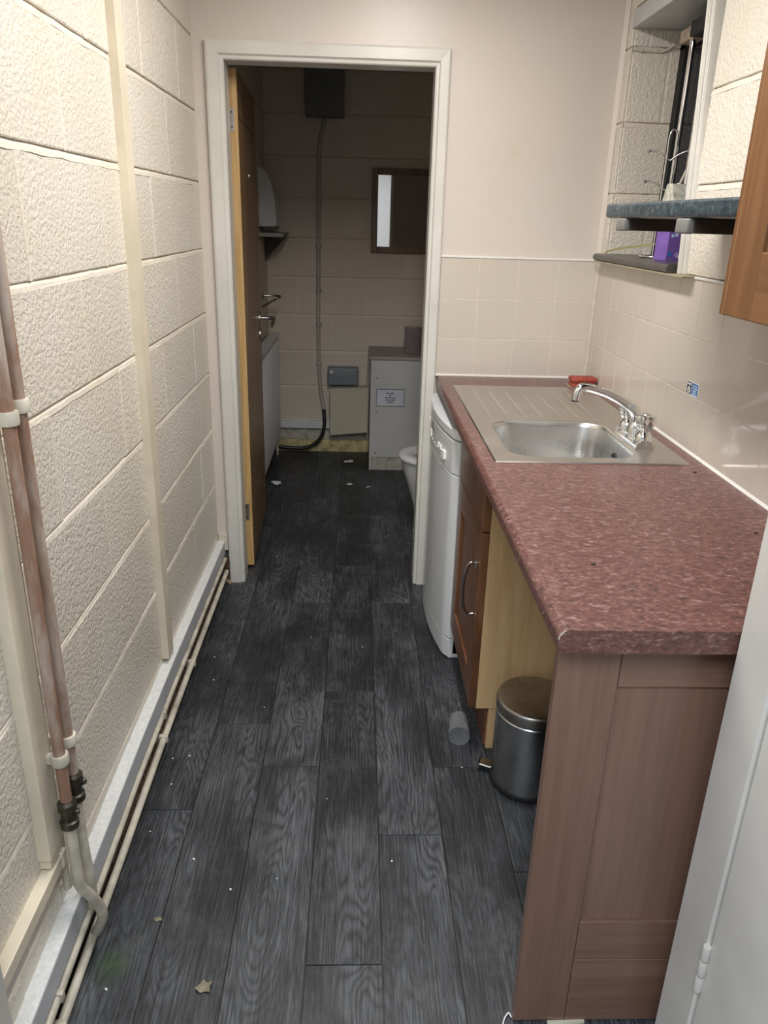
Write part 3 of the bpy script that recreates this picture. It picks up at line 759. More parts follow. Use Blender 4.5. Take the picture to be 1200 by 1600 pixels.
def on_front(y0, y1, z0, z1, d, mat, name, par):
    mb = MB(); x0 = front_x((y0+y1)/2, 0)
    mb.hexa([(front_x(y0, 0)-d, y0, z0), (front_x(y0, 0)+.004, y0, z0), (front_x(y1, 0)+.004, y1, z0), (front_x(y1, 0)-d, y1, z0),
             (front_x(y0, 0)-d, y0, z1), (front_x(y0, 0)+.004, y0, z1), (front_x(y1, 0)+.004, y1, z1), (front_x(y1, 0)-d, y1, z1)])
    return mb.build(name, mat, par)
on_front(-.52, -.485, .728, .755, .007, M['button'], 'programme_knob', cp)
for y in (-.455, -.425): on_front(y-.008, y+.008, .745, .760, .004, M['button'], 'button', cp)
on_front(-.25, -.225, .735, .760, .003, M['button'], 'button', cp)
on_front(-.14, -.128, .770, .782, .003, M['button'], 'button', cp)
mk = on_front(-.32, -.27, .775, .779, .0016, M['grey_mark'], 'printed_mark', cp)
on_front(-.275, -.270, .775, .795, .0016, M['grey_mark'], 'printed_mark', cp)
for y, z in ((-.30, .735), (-.35, .735), (-.40, .735)): on_front(y, y+.03, z, z+.0018, .0016, M['trunk_face'], 'printed_mark', cp)
for y in (-.58, -.06): MB().lathe([(.018, 0), (.018, .006), (.010, .008), (.010, .024)], (.96, y, 0), (0, 0, 1), 14).build('foot', M['black'], dw, smooth=40)

# ------------------------------------------------------------------ drawer-line base unit
bu = thing('base_cabinet', (1.2, -.88, 0), 'walnut fronted base cabinet with drawer and bow handle beside the dishwasher', 'cabinet')
UY0, UY1, UX = -1.132, -.632, .930
mb = MB().box(UX+.022, 1.49, UY0, UY0+.018, .146, ZC-TH-.001)
mb.build('side_panel', M['beech'], bu)
mb = MB().box(UX+.022, 1.49, UY1-.018, UY1, .146, .870).box(UX+.022, 1.49, UY0+.018, UY1-.018, .146, .164)
mb.build('carcase', M['beech'], bu)
def shaker(x, y0, y1, z0, z1, th, fw, mat, math_, name, par, rail=None):
    """a framed door facing -x: stiles, rails and a recessed panel as one leaf"""
    rail = rail or fw
    o = MB().box(x+.006, x+th, y0+fw-.004, y1-fw+.004, z0+rail-.004, z1-rail+.004).build(name, mat, par)
    for a, b in ((y0, y0+fw), (y1-fw, y1)): MB().box(x, x+th, a, b, z0, z1, .0018).build('stile', mat, o)
    for a, b in ((z0, z0+rail), (z1-rail, z1)): MB().box(x, x+th, y0+fw, y1-fw, a, b, .0018).build('rail', math_, o)
    return o
dr = shaker(UX, UY0+.002, UY1-.002, .150, .705, .021, .088, M['walnut'], M['walnut_h'], 'door', bu)
drw = MB().box(UX, UX+.021, UY0+.002, UY1-.002, .710, .868, .002).build('drawer', M['walnut'], bu)
hy = -1.090
pts = spline([(UX-.001, hy, .598), (UX-.020, hy, .600), (UX-.030, hy, .575), (UX-.034, hy+.006, .52), (UX-.030, hy+.003, .462), (UX-.018, hy, .440), (UX-.001, hy, .440)], 6)
hd = MB().tube(pts, .0042, 12).build('handle', M['dark_chrome'], dr, smooth=50)
hd2 = MB().box(UX-.006, UX, hy-.012, hy+.012, .588, .608, .002).build('handle', M['nickel'], dr)
MB().box(.985, .999, UY0+.02, UY1, .002, .146).build('plinth', M['plinth'], bu)
MB().box(.992, 1.030, UY0+.004, UY0+.020, .0, .146).build('plinth_return', M['beech'], bu)
MB().box(1.034, 1.048, UY0+.004, UY0+.030, .0, .146).build('plinth_clip', M['plinth'], bu)

# ------------------------------------------------------------------ end panel
ep = thing('end_panel', (1.2, -1.99, 0), 'brown framed end panel under the near end of the red worktop', 'panel')
EY = -1.976; EX0, EX1 = .918, 1.495
MB().box(EX0, EX1, EY+.006, EY+.024, .004, ZC-TH-.001).build('board', M['panel'], ep)
sx = .101
MB().box(EX0-.002, EX0+sx, EY, EY+.006, .004, ZC-TH-.001, .0012).build('stile', M['panel'], ep)
MB().box(EX1-.1, EX1, EY, EY+.006, .004, ZC-TH-.001, .0012).build('stile', M['panel'], ep)
for a, b_ in ((.788, ZC-TH-.001), (.172, .268), (.004, .170)):
    MB().box(EX0+sx+.001, EX1-.101, EY, EY+.006, a, b_, .0012).build('rail', M['panel_h'], ep)
# back board of the knee space, seen dark behind the bin
tag(MB().box(W-.02, W-.006, -1.951, -1.133, .0, ZC-TH-.002).build('back_board', M['beech']), 'plain beech board against the wall behind the pedal bin', 'panel')

# ------------------------------------------------------------------ pedal bin
BC = (1.090, -1.262, 0); br = .104
bn = thing('pedal_bin', BC, 'stainless steel pedal bin in the open bay under the worktop', 'bin')
MB().lathe([(br+.002, .001), (br+.004, .006), (br+.004, .016), (br+.001, .020)], BC, (0, 0, 1), 48).build('base_ring', M['black'], bn, smooth=40)
MB().lathe([(br, .018), (br, .235), (br-.003, .238)], BC, (0, 0, 1), 64).build('body', M['bin_steel'], bn, smooth=40)
MB().lathe([(br-.001, .242), (br+.002, .243), (br+.002, .270), (br-.001, .276), (br-.006, .2775), (br*.6, .279), (.004, .2795)], BC, (0, 0, 1), 64).build('lid', M['bin_lid'], bn, smooth=50)
MB().lathe([(br-.004, .234), (br-.004, .245)], BC, (0, 0, 1), 48).build('gap_ring', M['black'], bn)
def rb(mb, x0, x1, y0, y1, z0, z1, tilt=0, ang=0.35, bev=.003):
    ps = []
    for z in (z0, z1):
        for x, y in ((x0, y0), (x1, y0), (x1, y1), (x0, y1)):
            ps.append(rotz((BC[0]+x, BC[1]+y, z + tilt*(x-x0)), BC, -ang))
    return mb.hexa(ps, bev)
mb = rb(MB(), -br-.035, -br+.004, -.017, .017, .020, .026, -.1)
rb(mb, -br-.037, -br-.033, -.017, .017, .006, .027, 0, bev=.001)
mb.build('pedal', M['dark_chrome'], bn)
mb = rb(MB(), -br-.030, -br+.01, -.012, .012, .002, .016, 0); mb.build('pedal_housing', M['black'], bn)

# drinking glass lying on its side
a = Vector((.10, .95, 0)).normalized(); c0 = Vector((.911, -1.118, .0345))
gl = MB().lathe([(.0335, 0), (.0340, .002), (.0290, .088), (.026, .092), (.001, .092), (.001, .089), (.025, .089), (.0275, .086), (.0325, .001)], c0, a, 36, False, False)
tag(gl.build('drinking_glass', M['glass'], smooth=40), 'clear plastic tumbler lying on its side on the floor by the bin', 'glass')

# ------------------------------------------------------------------ wall cabinet, shelf
uc = thing('wall_cabinet', (1.34, -1.9, 1.364), 'orange-brown framed wall cabinet at the upper right above the worktop', 'cabinet')
CX, CY1, CY0, CZ0, CZ1 = 1.180, -1.752, YN+.004, 1.362, 2.08
MB().box(CX+.021, W-.004, CY0, CY1-.001, CZ0, CZ1).build('carcase', M['walnut_up'], uc)
dd = shaker(CX, CY0-.02+.022, CY1, CZ0+.001, CZ1, .019, .104, M['walnut_up'], M['walnut_up_h'], 'door', uc, .10)
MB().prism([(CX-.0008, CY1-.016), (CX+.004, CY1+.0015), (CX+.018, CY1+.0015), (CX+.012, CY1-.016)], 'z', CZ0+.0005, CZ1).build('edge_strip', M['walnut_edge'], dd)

sh = thing('wall_shelf', (1.35, -1.37, 1.51), 'blue marbled laminate shelf on the right wall in front of the window', 'shelf')
SZ0, SZ1, SHX = 1.5105, 1.5435, 1.2
pr = []
for k in range(7):
    q = math.radians(90+90*k/6); pr.append((SHX+.007+.007*math.cos(q), SZ1-.007+.007*math.sin(q)))
for k in range(5):
    q = math.radians(180+90*k/4); pr.append((SHX+.008+.008*math.cos(q), SZ0+.008+.008*math.sin(q)))
MB().prism(pr + [(W-.003, SZ0), (W-.003, SZ1)], 'y', -1.745, -1.003).build('board', M['shelf'], sh, smooth=40)
for y0, y1 in ((-1.152, -1.095), (-1.520, -1.463)):
    o = MB().box(SHX+.013, W-.003, y0+.001, y1-.001, 1.4835, SZ0-.0005, .001).build('bracket', M['bracket'], sh)
    MB().box(SHX-.002, SHX+.014, y0, y1, 1.4825, SZ0-.0005, .004, 3).build('end_cap', M['bracket_cap'], o, smooth=40)

# ------------------------------------------------------------------ window
wn = thing('window_1', (W+.15, -.43, WZ0), 'dark barred window in a deep block reveal on the right wall', 'window'); wn['kind'] = 'structure'
GX = 1.672
MB().box(GX+.010, GX+.016, WY0, WY1, WZ0, WZ1).build('pane', M['night_glass'], wn)
mb = MB().box(GX-.004, GX+.02, WY1-.05, WY1, WZ0, WZ1).box(GX-.004, GX+.02, WY0, WY0+.05, WZ0, WZ1).box(GX-.004, GX+.02, WY0, WY1, WZ1-.06, WZ1).box(GX-.004, GX+.02, WY0, WY1, WZ0, WZ0+.06)
mb.build('window_frame', M['win_frame'], wn)
for y in (-.352, -.472): MB().tube([(1.60, y, WZ0+.02), (1.60, y, 2.035)], .0085, 14).build('bar', M['chrome'], wn, smooth=60)
for y in (-.59, -.70): MB().tube([(1.60, y, WZ0+.02), (1.60, y, 2.035)], .0085, 14).build('bar', M['chrome'], wn, smooth=60)
MB().box(1.590, 1.635, -.378, -.262, 2.034, 2.072, .004).build('wood_block', M['old_wood'], wn)
MB().box(1.575, 1.665, WY0+.02, -.38, 2.032, 2.075, .004).build('bar_rail', M['win_frame'], wn)
st_ = MB().box(1.625, 1.635, -.44, -.40, 1.66, 1.74, .002); st_.build('stay_plate', M['cream_grey'], wn)
MB().tube([(1.62, -.43, 1.69), (1.60, -.40, 1.60), (1.595, -.395, 1.56)], .004, 8).build('stay_arm', M['cream_grey'], wn, smooth=60)
# cable clipped to the reveal
pts = spline([(1.505, WY1-.010, 2.052), (1.54, WY1-.010, 2.050), (1.58, WY1-.010, 2.048), (1.61, WY1-.012, 2.050), (1.64, WY1-.02, 2.07)], 5)
cb = tag(MB().tube(pts, .0035, 8).build('cable', M['cream_grey'], smooth=60), 'painted cable clipped across the top of the window reveal', 'cable')
for x in (1.535, 1.585): MB().lathe([(.006, -.004), (.006, .004)], (x, WY1-.010, 2.050), (1, 0, 0), 12).build('cable_clip', M['cream_grey'], cb, smooth=40)
# head board, near side bead, sill
st(MB().box(W-.004, GX+.02, WY0-.01, WY1+.003, WZ1, WZ1+.055, .003).build('trim_10', M['grey_board']))
b0, b1 = -.838, -.797; t0, t1 = -.748, -.707
zb_, zt_ = WZ0-.002, 2.13
for xa, ya0, ya1, nm in ((.0, 0, 1, 'trim_11'),):
    st(MB().hexa([(W-.012, b0, zb_), (W+.03, b0, zb_), (W+.03, b1, zb_), (W-.012, b1, zb_), (W-.012, t0, zt_), (W+.03, t0, zt_), (W+.03, t1, zt_), (W-.012, t1, zt_)], .003).build(nm, M['white_paint']))
    st(MB().hexa([(W-.020, b0+.012, zb_), (W-.010, b0+.012, zb_), (W-.010, b0+.030, zb_), (W-.020, b0+.030, zb_), (W-.020, t0+.012, zt_), (W-.010, t0+.012, zt_), (W-.010, t0+.030, zt_), (W-.020, t0+.030, zt_)], .003).build('trim_12', M['white_paint']))
pr = []
for k in range(9):
    q = math.radians(90+180*k/8); pr.append((1.464+.012*math.cos(q), 1.384+.012*math.sin(q)))
sl = st(MB().prism(pr + [(GX+.01, 1.372), (GX+.01, 1.396)], 'y', -.794, -.068).build('window_sill', M['sill'], smooth=40))
st(MB().box(1.458, W+.004, -.90, -.066, 1.3655, 1.3715, .0015).build('trim_13', M['sill_trim']))

# things on the sill
SZ = 1.3965
mt = thing('mug_tree', (1.575, -.375, SZ), 'chrome wire mug tree standing on the dark window sill', 'mug tree')
base = [(1.575+.055*math.cos(2*PI*i/32), -.375+.055*math.sin(2*PI*i/32), SZ+.004) for i in range(33)]
mb = MB().tube(base, .003, 8, False); mb.build('base_ring', M['chrome'], mt, smooth=60)
mb = MB()
pts = spline([(1.562, -.375, SZ+.004), (1.562, -.375, 1.50), (1.562, -.375, 1.70), (1.563, -.375, 1.765), (1.575, -.375, 1.782), (1.587, -.375, 1.765), (1.588, -.375, 1.70), (1.588, -.375, 1.50), (1.588, -.375, SZ+.004)], 6)
mb.tube(pts, .0028, 8); mb.tube([(1.520, -.375, SZ+.004), (1.630, -.375, SZ+.004)], .003, 8)
mb.build('post', M['chrome'], mt, smooth=60)
for z, sgn in ((1.70, -1), (1.70, 1), (1.61, -1), (1.61, 1)):
    pts = spline([(1.575, -.375, z-.008), (1.575+sgn*.022, -.375-sgn*.012, z+.010), (1.575+sgn*.045, -.375-sgn*.024, z+.020), (1.575+sgn*.062, -.375-sgn*.03, z+.020)], 5)
    ar = MB().tube(pts, .0026, 8).build('arm', M['dark_chrome'], mt, smooth=60)
    MB().lathe([(.001, -.005), (.004, -.003), (.005, 0), (.004, .003), (.001, .005)], pts[-1], (1, 0, 0), 12).build('ball_tip', M['dark_chrome'], ar, smooth=60)
for k in range(3):
    a_ = 2.2+2.1*k
    MB().lathe([(.001, -.005), (.004, -.003), (.005, 0), (.004, .003), (.001, .005)], (1.575+.058*math.cos(a_), -.375+.058*math.sin(a_), SZ+.005), (0, 0, 1), 12).build('foot', M['dark_chrome'], mt, smooth=60)
# purple carton
cb_ = thing('carton', (1.575, -.505, SZ), 'purple tablet carton with bubbles and a pale sloping top on the window sill', 'carton')
def C4(x0, x1, y0, y1): return [(x0, y0), (x1, y0), (x1, y1), (x0, y1)]
cc = (1.572, -.505)
def crot(p, z, a=0.30): q = rotz((p[0], p[1], z), cc, a); return q
c4 = C4(cc[0]-.040, cc[0]+.040, cc[1]-.030, cc[1]+.030)
MB().loft([[crot(p, SZ) for p in c4], [crot(p, SZ+.165) for p in c4]]).build('box', M['purple'], cb_)
c5 = C4(cc[0]-.030, cc[0]+.030, cc[1]+.004, cc[1]+.028)
MB().loft([[crot(p, SZ+.1655) for p in c4], [crot(p, SZ+.222) for p in c5]]).build('sloping_top', M['clear_top'], cb_)
e = .0006
def onface(u, z, r, mat, nm, seg=14):   # disc on the carton face looking at -y
    c = crot((cc[0]+u, cc[1]-.030), SZ+z); n_ = rotz((0, -1, 0), (0, 0), .30)
    return MB().lathe([(r, 0), (r, e)], c, n_, seg).build(nm, mat, cb_)
for u, z, r, mm in ((-.028, .018, .007, 'blue'), (-.012, .075, .006, 'pale_blue'), (-.026, .072, .005, 'pale_blue'), (.012, .088, .007, 'paper'), (.022, .080, .005, 'red_rubber'), (.027, .100, .004, 'paper'), (.028, .055, .005, 'paper'), (-.002, .016, .008, 'lilac'), (.005, .012, .005, 'paper')):
    onface(u, z, r, M[mm], 'printed_bubble')
em = MB()
em.lathe([(.0115, 0), (.0115, e)], crot((cc[0]+.022, cc[1]-.030), SZ+.022), rotz((0, -1, 0), (0, 0), .30), 20)
o = em.build('printed_emblem', M['paper'], cb_)
em = MB()
for u, z0_, z1_ in ((.017, .014, .028), (.022, .014, .028), (.027, .014, .028)):
    c = [crot((cc[0]+u+du, cc[1]-.0309), SZ+z) for z in (z0_, z1_) for du in (-.0011, .0011)]
    c2 = [crot((cc[0]+u+du, cc[1]-.0300), SZ+z) for z in (z0_, z1_) for du in (-.0011, .0011)]
    em.hexa([c[0], c[1], c2[1], c2[0], c[2], c[3], c2[3], c2[2]])
em.build('emblem_stroke', M['grey_mark'], o)
# olive strap leaning on the sill
pts = spline([(1.478, -.125, SZ+.002), (1.490, -.150, SZ+.010), (1.515, -.21, SZ+.022), (1.56, -.265, SZ+.032), (1.62, -.300, SZ+.044)], 6)
rings = [[(p.x, p.y, p.z-.0012), (p.x+.009, p.y+.003, p.z+.004), (p.x+.009, p.y+.003, p.z+.0058), (p.x, p.y, p.z+.006)] for p in pts]
tag(MB().loft(rings).build('strap', M['strap'], smooth=50), 'olive plastic strap leaning across the dark window sill', 'strap')

# sticker on the tiles
sy0, sy1, sz0, sz1 = -1.036, -.958, 1.066, 1.104
sx_ = W-.0022
def stk(y0, y1, z0, z1, d, mat, nm, par): return MB().box(sx_-d, sx_+.0004, y0, y1, z0, z1).build(nm, mat, par)
sk_ = tag(stk(sy0, sy1, sz0, sz1, .0004, M['paper'], 'sticker', None), 'small blue and white water drop sticker on the beige wall tiles', 'sticker')
stk(-.991, -.962, sz0+.003, sz1-.003, .0007, M['grey_mark'], 'dark_field', sk_)
stk(sy0+.003, -.994, sz0+.003, sz1-.003, .0007, M['blue'], 'blue_field', sk_)
stk(-.988, -.966, sz1-.011, sz1-.006, .001, M['paper'], 'text_bar', sk_)
mb = MB(); dp = []
for k in range(24):
    q = 2*PI*k/24; r = .0095; yy = -.977 + r*math.sin(q)*(1 if math.cos(q) < .2 else (1-math.cos(q))*1.2); zz = 1.0795 + r*math.cos(q)*(1 if math.cos(q) < 0 else 1.25)
    dp.append((yy, zz))
mb.prism(dp, 'x', sx_-.001, sx_); mb.build('drop_symbol', M['paper'], sk_)
MB().prism([(-.980, 1.075), (-.974, 1.075), (-.977, 1.083)], 'x', sx_-.0013, sx_).build('drop_mark', M['grey_mark'], sk_)
for z, y0, y1 in ((1.095, -1.028, -1.002), (1.0885, -1.030, -.999), (1.082, -1.026, -1.001), (1.0765, -1.026, -1.004), (1.071, -1.030, -.999)):
    stk(y0, y1, z-.0018, z+.0018, .001, M['pale_blue'], 'text_bar', sk_)

# ceiling light over the corridor (above the frame)
lf = thing('ceiling_light', (.72, -1.25, CEIL), 'long white tube light fitting on the corridor ceiling', 'light')
MB().box(.645, .795, -1.88, -.62, CEIL-.055, CEIL, .006).build('housing', M['white_paint'], lf)

# ------------------------------------------------------------------ washroom things
# dark box and conduit
tag(MB().box(.262, .487, YF-.11, YF, 2.035, 2.30, .006).build('junction_box', M['dark_box']), 'charcoal box high on the washroom wall above the conduit', 'box')
cp_ = [(.372, YF-.014, 2.04), (.365, YF-.014, 2.00), (.340, YF-.014, 1.88), (.335, YF-.014, 1.7), (.332, YF-.014, 1.2), (.331, YF-.014, .75), (.340, YF-.014, .47), (.366, YF-.020, .29)]
cd = tag(MB().tube(spline(cp_, 6), .0125, 12).build('conduit', M['conduit'], smooth=60), 'taupe conduit running down the washroom wall to the floor', 'conduit')
for z in (1.57, 1.32, 1.06, .85, .60): 
    MB().lathe([(.0125, -.012), (.019, -.007), (.019, .007), (.0125, .012)], (.3335, YF-.012, z), (0, 0, 1), 14).build('saddle_clip', M['conduit'], cd, smooth=40)
tail = spline([(.366, YF-.036, .30), (.371, YF-.052, .21), (.355, YF-.058, .13), (.31, YF-.06, .07), (.24, YF-.06, .038), (.14, YF-.06, .036), (.03, YF-.06, .05)], 6)
tag(MB().tube(tail, .012, 12).build('cable', M['black'], smooth=60), 'thick black cable curving along the foot of the washroom wall', 'cable')
gb = tag(MB().box(.392, .594, YF-.08, YF, .468, .585, .012, 3).build('switch_box', M['grey_lid'], smooth=40), 'blue-grey plastic box on the washroom wall partly behind the cream box', 'box')
MB().lathe([(.010, 0), (.010, .003), (.004, .004)], (.418, YF-.081, .558), (0, -1, 0), 14).build('screw', M['paper'], gb, smooth=40)
cbx = MB().hexa([(.412, YF-.12, .143), (.652, YF-.12, .166), (.652, YF-.01, .166), (.412, YF-.01, .143), (.410, YF-.12, .455), (.660, YF-.12, .466), (.660, YF-.01, .466), (.410, YF-.01, .455)], .003)
cbx = tag(cbx.build('electrical_box', M['cream_box']), 'cream metal electrical box hanging slightly crooked on the washroom wall', 'box')
MB().hexa([(.612, YF-.123, .165), (.655, YF-.123, .168), (.655, YF-.118, .168), (.612, YF-.118, .165), (.618, YF-.123, .463), (.662, YF-.123, .466), (.662, YF-.118, .466), (.618, YF-.118, .463)]).build('side_flap', M['cream_box'], cbx)
# boxed-in cistern with sign
bxd = thing('boxing', (1.05, 1.8, 0), 'grey-white boxed-in cupboard with a paper sign in the washroom', 'boxing')
BFY = 1.602
MB().box(.676, 1.30, BFY, YF-.005, .086, .700, .002).build('panel', M['boxing'], bxd)
MB().box(.678, 1.30, BFY+.003, YF-.005, .001, .085).build('plinth_board', M['boxing_low'], bxd)
MB().box(.656, 1.31, BFY-.012, YF-.004, .700, .718, .003).build('top_board', M['boxing_top'], bxd)
MB().box(.668, .678, BFY-.001, YF-.006, .001, .699).build('side_board', M['boxing'], bxd)
for z in (.59, .38, .115): MB().lathe([(.007, 0), (.006, .003), (.001, .0035)], (.705, BFY+.0005, z), (0, -1, 0), 14).build('screw_cap', M['nickel'], bxd, smooth=50)
sg = tag(MB().box(.703, .876, BFY-.003, BFY, .414, .522).build('sign', M['dark_box']), 'small white paper sign with dark border on the boxed-in cupboard', 'sign')
MB().box(.707, .872, BFY-.0038, BFY-.002, .418, .518).build('paper', M['sign_paper'], sg)
for i, ws in enumerate(([.018, .024], [.014], [.016, .020, .020], [.026, .028], [.040])):
    x = .7895 - (sum(ws)+.004*(len(ws)-1))/2; z = .496 - i*.0138
    for wd in ws:
        MB().box(x, x+wd, BFY-.0044, BFY-.003, z-.0026, z+.0026).build('print_line', M['grey_mark'], sg); x += wd+.004
jg = MB().lathe([(.045, 0), (.048, .003), (.054, .155), (.056, .160), (.053, .160), (.051, .154), (.045, .006), (.001, .005)], (.925, 1.745, .7185), (0, 0, 1), 32, True, False)
tag(jg.build('jug', M['jug'], smooth=40), 'cloudy plastic beaker standing on the boxed-in cupboard', 'beaker')
# mirror
mr = thing('mirror', (.88, YF-.01, 1.294), 'brown wooden framed mirror on the washroom wall', 'mirror')
mx0, mx1, mz0, mz1, mw = .657, 1.06, 1.294, 1.778, .038
MB().box(mx0+mw-.004, mx1-mw+.004, YF-.014, YF-.006, mz0+mw-.004, mz1-mw+.004).build('glass', M['mirror'], mr)
for args in ((mx0, mx0+mw, mz0, mz1), (mx1-mw, mx1, mz0, mz1), (mx0+mw, mx1-mw, mz0, mz0+mw), (mx0+mw, mx1-mw, mz1-mw, mz1)):
    MB().box(args[0], args[1], YF-.024, YF-.002, args[2], args[3], .003).build('frame_rail', M['mirror_frame'], mr)
# radiator on the left wall
rd = thing('radiator', (.05, 1.45, .1), 'white panel radiator behind the open oak door', 'radiator')
RX = .088; RY0, RY1 = .98, 1.93; RZ0, RZ1 = .115, .795
MB().box(.030, RX-.012, RY0, RY1, RZ0, RZ1, .006).build('panel', M['radiator'], rd, smooth=40)
mb = MB(); yy = RY0+.03
while yy < RY1-.03:
    mb.box(RX-.014, RX-.004, yy, yy+.022, RZ0+.03, RZ1-.035, .004, 1); yy += .035
tag(mb.build('flute', M['radiator'], rd, smooth=40), kind='stuff')
MB().box(.026, RX-.004, RY0-.002, RY1+.002, RZ1-.012, RZ1+.004, .003).build('top_grille', M['radiator'], rd)
MB().tube([(.060, RY1-.03, RZ0+.01), (.060, RY1-.03, .0)], .008, 12).build('pipe_tail', M['pipe_paint'], rd, smooth=60)
# hand dryer over a small shelf
hdz0, hdz1 = 1.435, 1.745
prf = []
for k in range(13):
    q = (PI/2)*k/12; prf.append((.012 + .098*math.cos(q)**.9 if k < 12 else .012, hdz0+.02 + (hdz1-hdz0-.02)*math.sin(q)))
hdr = thing('hand_dryer', (.06, 1.78, hdz0), 'white rounded hand dryer above the small shelf in the washroom', 'dryer')
MB().prism([(.012, hdz0), (.100, hdz0), (.108, hdz0+.008)] + prf, 'y', 1.66, 1.90).build('cover', M['porcelain'], hdr, smooth=30)
MB().box(.03, .09, 1.70, 1.86, hdz0-.012, hdz0+.004).build('nozzle', M['grey_lid'], hdr)
ws = thing('small_shelf', (.07, 1.86, 1.4), 'small pale shelf on a dark bracket below the hand dryer', 'shelf')
MB().box(.012, .155, 1.58, 1.93, 1.380, 1.402, .003).build('board', M['boxing_top'], ws)
MB().prism([(.012, 1.380), (.145, 1.380), (.012, 1.235)], 'y', 1.895, 1.912).build('bracket', M['bracket'], ws)
# wire bracket near the handle
pts = [(.014, 1.72, 1.045), (.115, 1.72, 1.045), (.115, 1.60, 1.045), (.014, 1.66, .985)]
wb_ = tag(MB().tube(spline(pts, 6), .006, 10).build('wire_holder', M['dark_chrome'], smooth=60), 'dark chrome wire holder on the washroom wall above the radiator', 'holder')
MB().lathe([(.02, 0), (.02, .006), (.015, .008)], (.012, 1.72, 1.045), (1, 0, 0), 20).build('wall_plate', M['dark_chrome'], wb_, smooth=40)
# toilet facing left, from the right wall
tl = thing('toilet', (1.15, .60, 0), 'white toilet in the washroom partly hidden by the door frame', 'toilet')
def oval(cx, a, bb, z, cy=.60, n=40): return [(cx + a*math.cos(2*PI*i/n), cy + bb*math.sin(2*PI*i/n), z) for i in range(n)]
rings = [oval(1.08, .20, .11, 0), oval(1.08, .19, .105, .04), oval(1.06, .18, .10, .14), oval(1.05, .20, .13, .24), oval(1.045, .225, .165, .33), oval(1.045, .235, .175, .385), oval(1.045, .225, .165, .392), oval(1.045, .17, .115, .385), oval(1.06, .14, .095, .30), oval(1.08, .08, .06, .20)]
MB().loft(rings).build('bowl', M['porcelain'], tl, smooth=60)
rings = [oval(1.045, .248, .186, .393), oval(1.045, .252, .190, .400), oval(1.045, .248, .186, .412), oval(1.045, .235, .173, .418), oval(1.045, .185, .125, .414), oval(1.045, .165, .108, .400), oval(1.045, .170, .112, .393)]
mb = MB().loft(rings + [rings[0]], False, False); bmesh.ops.remove_doubles(mb.bm, verts=mb.bm.verts[:], dist=1e-5)
mb.build('seat', M['porcelain'], tl, smooth=60)
MB().loft([oval(1.05, .155, .10, .30), oval(1.05, .150, .095, .302)]).build('water', M['bowl_shade'], tl)  # dark hole of the bowl: its shade is put into the disc's colour
MB().box(1.29, W+.045, .40, .80, .40, .78, .03, 4).build('cistern', M['porcelain'], tl, smooth=40)
MB().box(1.22, W+.045, .48, .72, .0, .40, .02, 3).build('pedestal_back', M['porcelain'], tl, smooth=40)

# ------------------------------------------------------------------ small litter
def scrap(name, x, y, s, mat, label, cat, group=None, h=.004):
    n = 9; top_, bot_ = [], []
    for i in range(n):
        q = 2*PI*i/n; r = s*random.uniform(.5, 1.15)
        zz = random.uniform(.25, 1)*h
        top_.append((x+r*math.cos(q), y+r*math.sin(q)*.8, zz+.0008)); bot_.append((x+r*math.cos(q), y+r*math.sin(q)*.8, max(zz-.0006, 0.0)))
    mb = MB(); mb.loft([bot_, top_])
    return tag(mb.build(name, mat), label, cat, group)
scrap('paper_scrap', .114, 1.292, .034, M['paper'], 'crumpled white paper scrap on the washroom floor near the door leaf', 'paper', h=.022)
scrap('paper_scrap', .538, 1.75, .034, M['paper'], 'white paper scrap farthest back on the washroom floor', 'paper', h=.014)
scrap('paper_scrap', .552, 1.302, .020, M['paper'], 'small white paper scrap in the middle of the washroom floor', 'paper', h=.008)
scrap('paper_scrap', .659, 1.261, .015, M['paper'], 'tiny white paper scrap on the floor below the boxed-in cupboard', 'paper', h=.008)
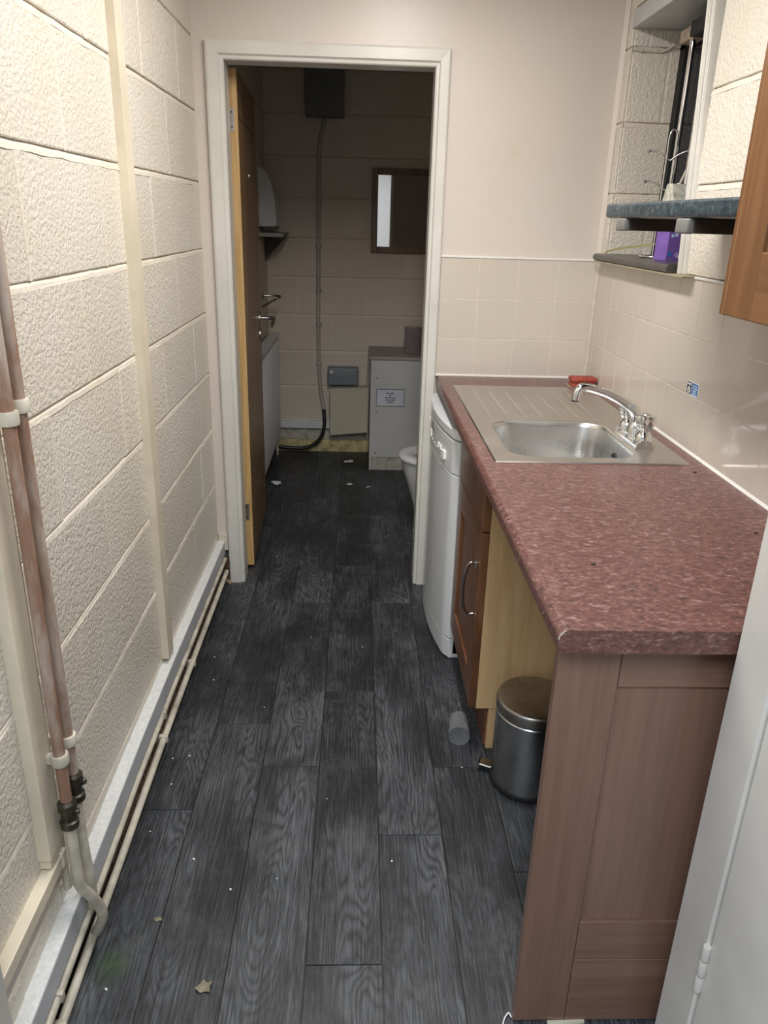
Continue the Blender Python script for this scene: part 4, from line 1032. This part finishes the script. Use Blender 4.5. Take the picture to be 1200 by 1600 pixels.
# dry leaf
lp = [(-.018, -.004), (-.010, .006), (-.004, .018), (.004, .010), (.016, .012), (.012, -.001), (.014, -.012), (.002, -.008), (-.006, -.012)]
tag(MB().loft([[(.289+x, -1.90+y, .001+abs(x)*.35) for x, y in lp], [(.289+x, -1.90+y, .0022+abs(x)*.35) for x, y in lp]]).build('dry_leaf', M['leaf']), 'dry curled brown leaf on the dark floor at the front', 'leaf')
scrap('twig', .156, -1.733, .010, M['leaf'], 'small brown twig fragment on the floor near the left pipes', 'twig', h=.003)
crumbs = [(.109, -.774, 'beside the left trunking level with the dishwasher'), (.109, -1.171, 'beside the left trunking, right one of a close pair'), (.063, -1.183, 'beside the left trunking, left one of a close pair'),
    (.086, -.627, 'beside the left trunking, farthest along'), (.425, -.481, 'in the middle of the corridor level with the dishwasher'), (.806, -.17, 'by the dishwasher front near the doorway'), (.222, .254, 'just inside the washroom by the oak door'),
    (.070, -1.468, 'by the lower wall pipe'), (.084, -1.291, 'between the lower wall pipe and the nearest plank seam'), (.090, -1.901, 'at the green stain in the lower left corner'), (.304, -1.652, 'left of centre near the front, behind the dry leaf'),
    (.69, -1.567, 'right of centre near the front'), (.909, -1.219, 'between the tumbler and the bin pedal'), (.30, -.93, 'left of centre level with the base cabinet'), (.52, -1.35, 'in the middle of the corridor level with the bin'),
    (.41, -1.62, 'near the centre at the front'), (.62, -.55, 'right of centre level with the dishwasher'), (.20, -1.56, 'left of centre level with the end panel')]
for x, y, where in crumbs:
    scrap('crumb', x, y, random.uniform(.0018, .0034), M['paper'], 'tiny white crumb ' + where, 'crumb', 'white crumbs scattered on the floor', .003)
for x, y, where in ((1.44, -1.22, 'near the sink corner by the tiles'), (1.40, -1.62, 'near the white jamb by the tiles'), (1.02, -1.78, 'near the front corner')):
    mb = MB().box(x-.004, x+.004, y-.002, y+.002, ZC, ZC+.002, .0006)
    tag(mb.build('dark_speck', M['black']), 'dark speck on the red worktop ' + where, 'speck', 'dark specks on the worktop')
pts = spline([(.892, -1.992, .002), (.900, -1.972, .003), (.910, -1.962, .006), (.9145, -1.970, .004)], 6)
tag(MB().tube(pts, .0015, 6).build('cable_tie', M['paper'], smooth=60), 'thin white cable tie on the floor at the corner of the brown end panel', 'cable tie')
tag(MB().hexa([(.985, -1.985, 0), (1.060, -1.981, 0), (1.060, -1.977, 0), (.985, -1.977, 0), (.985, -1.982, .003), (1.060, -1.9785, .006), (1.060, -1.9765, .006), (.985, -1.9765, .004)]).build('tape_strip', M['cream_box']), 'torn strip of cream tape along the foot of the brown end panel', 'tape')
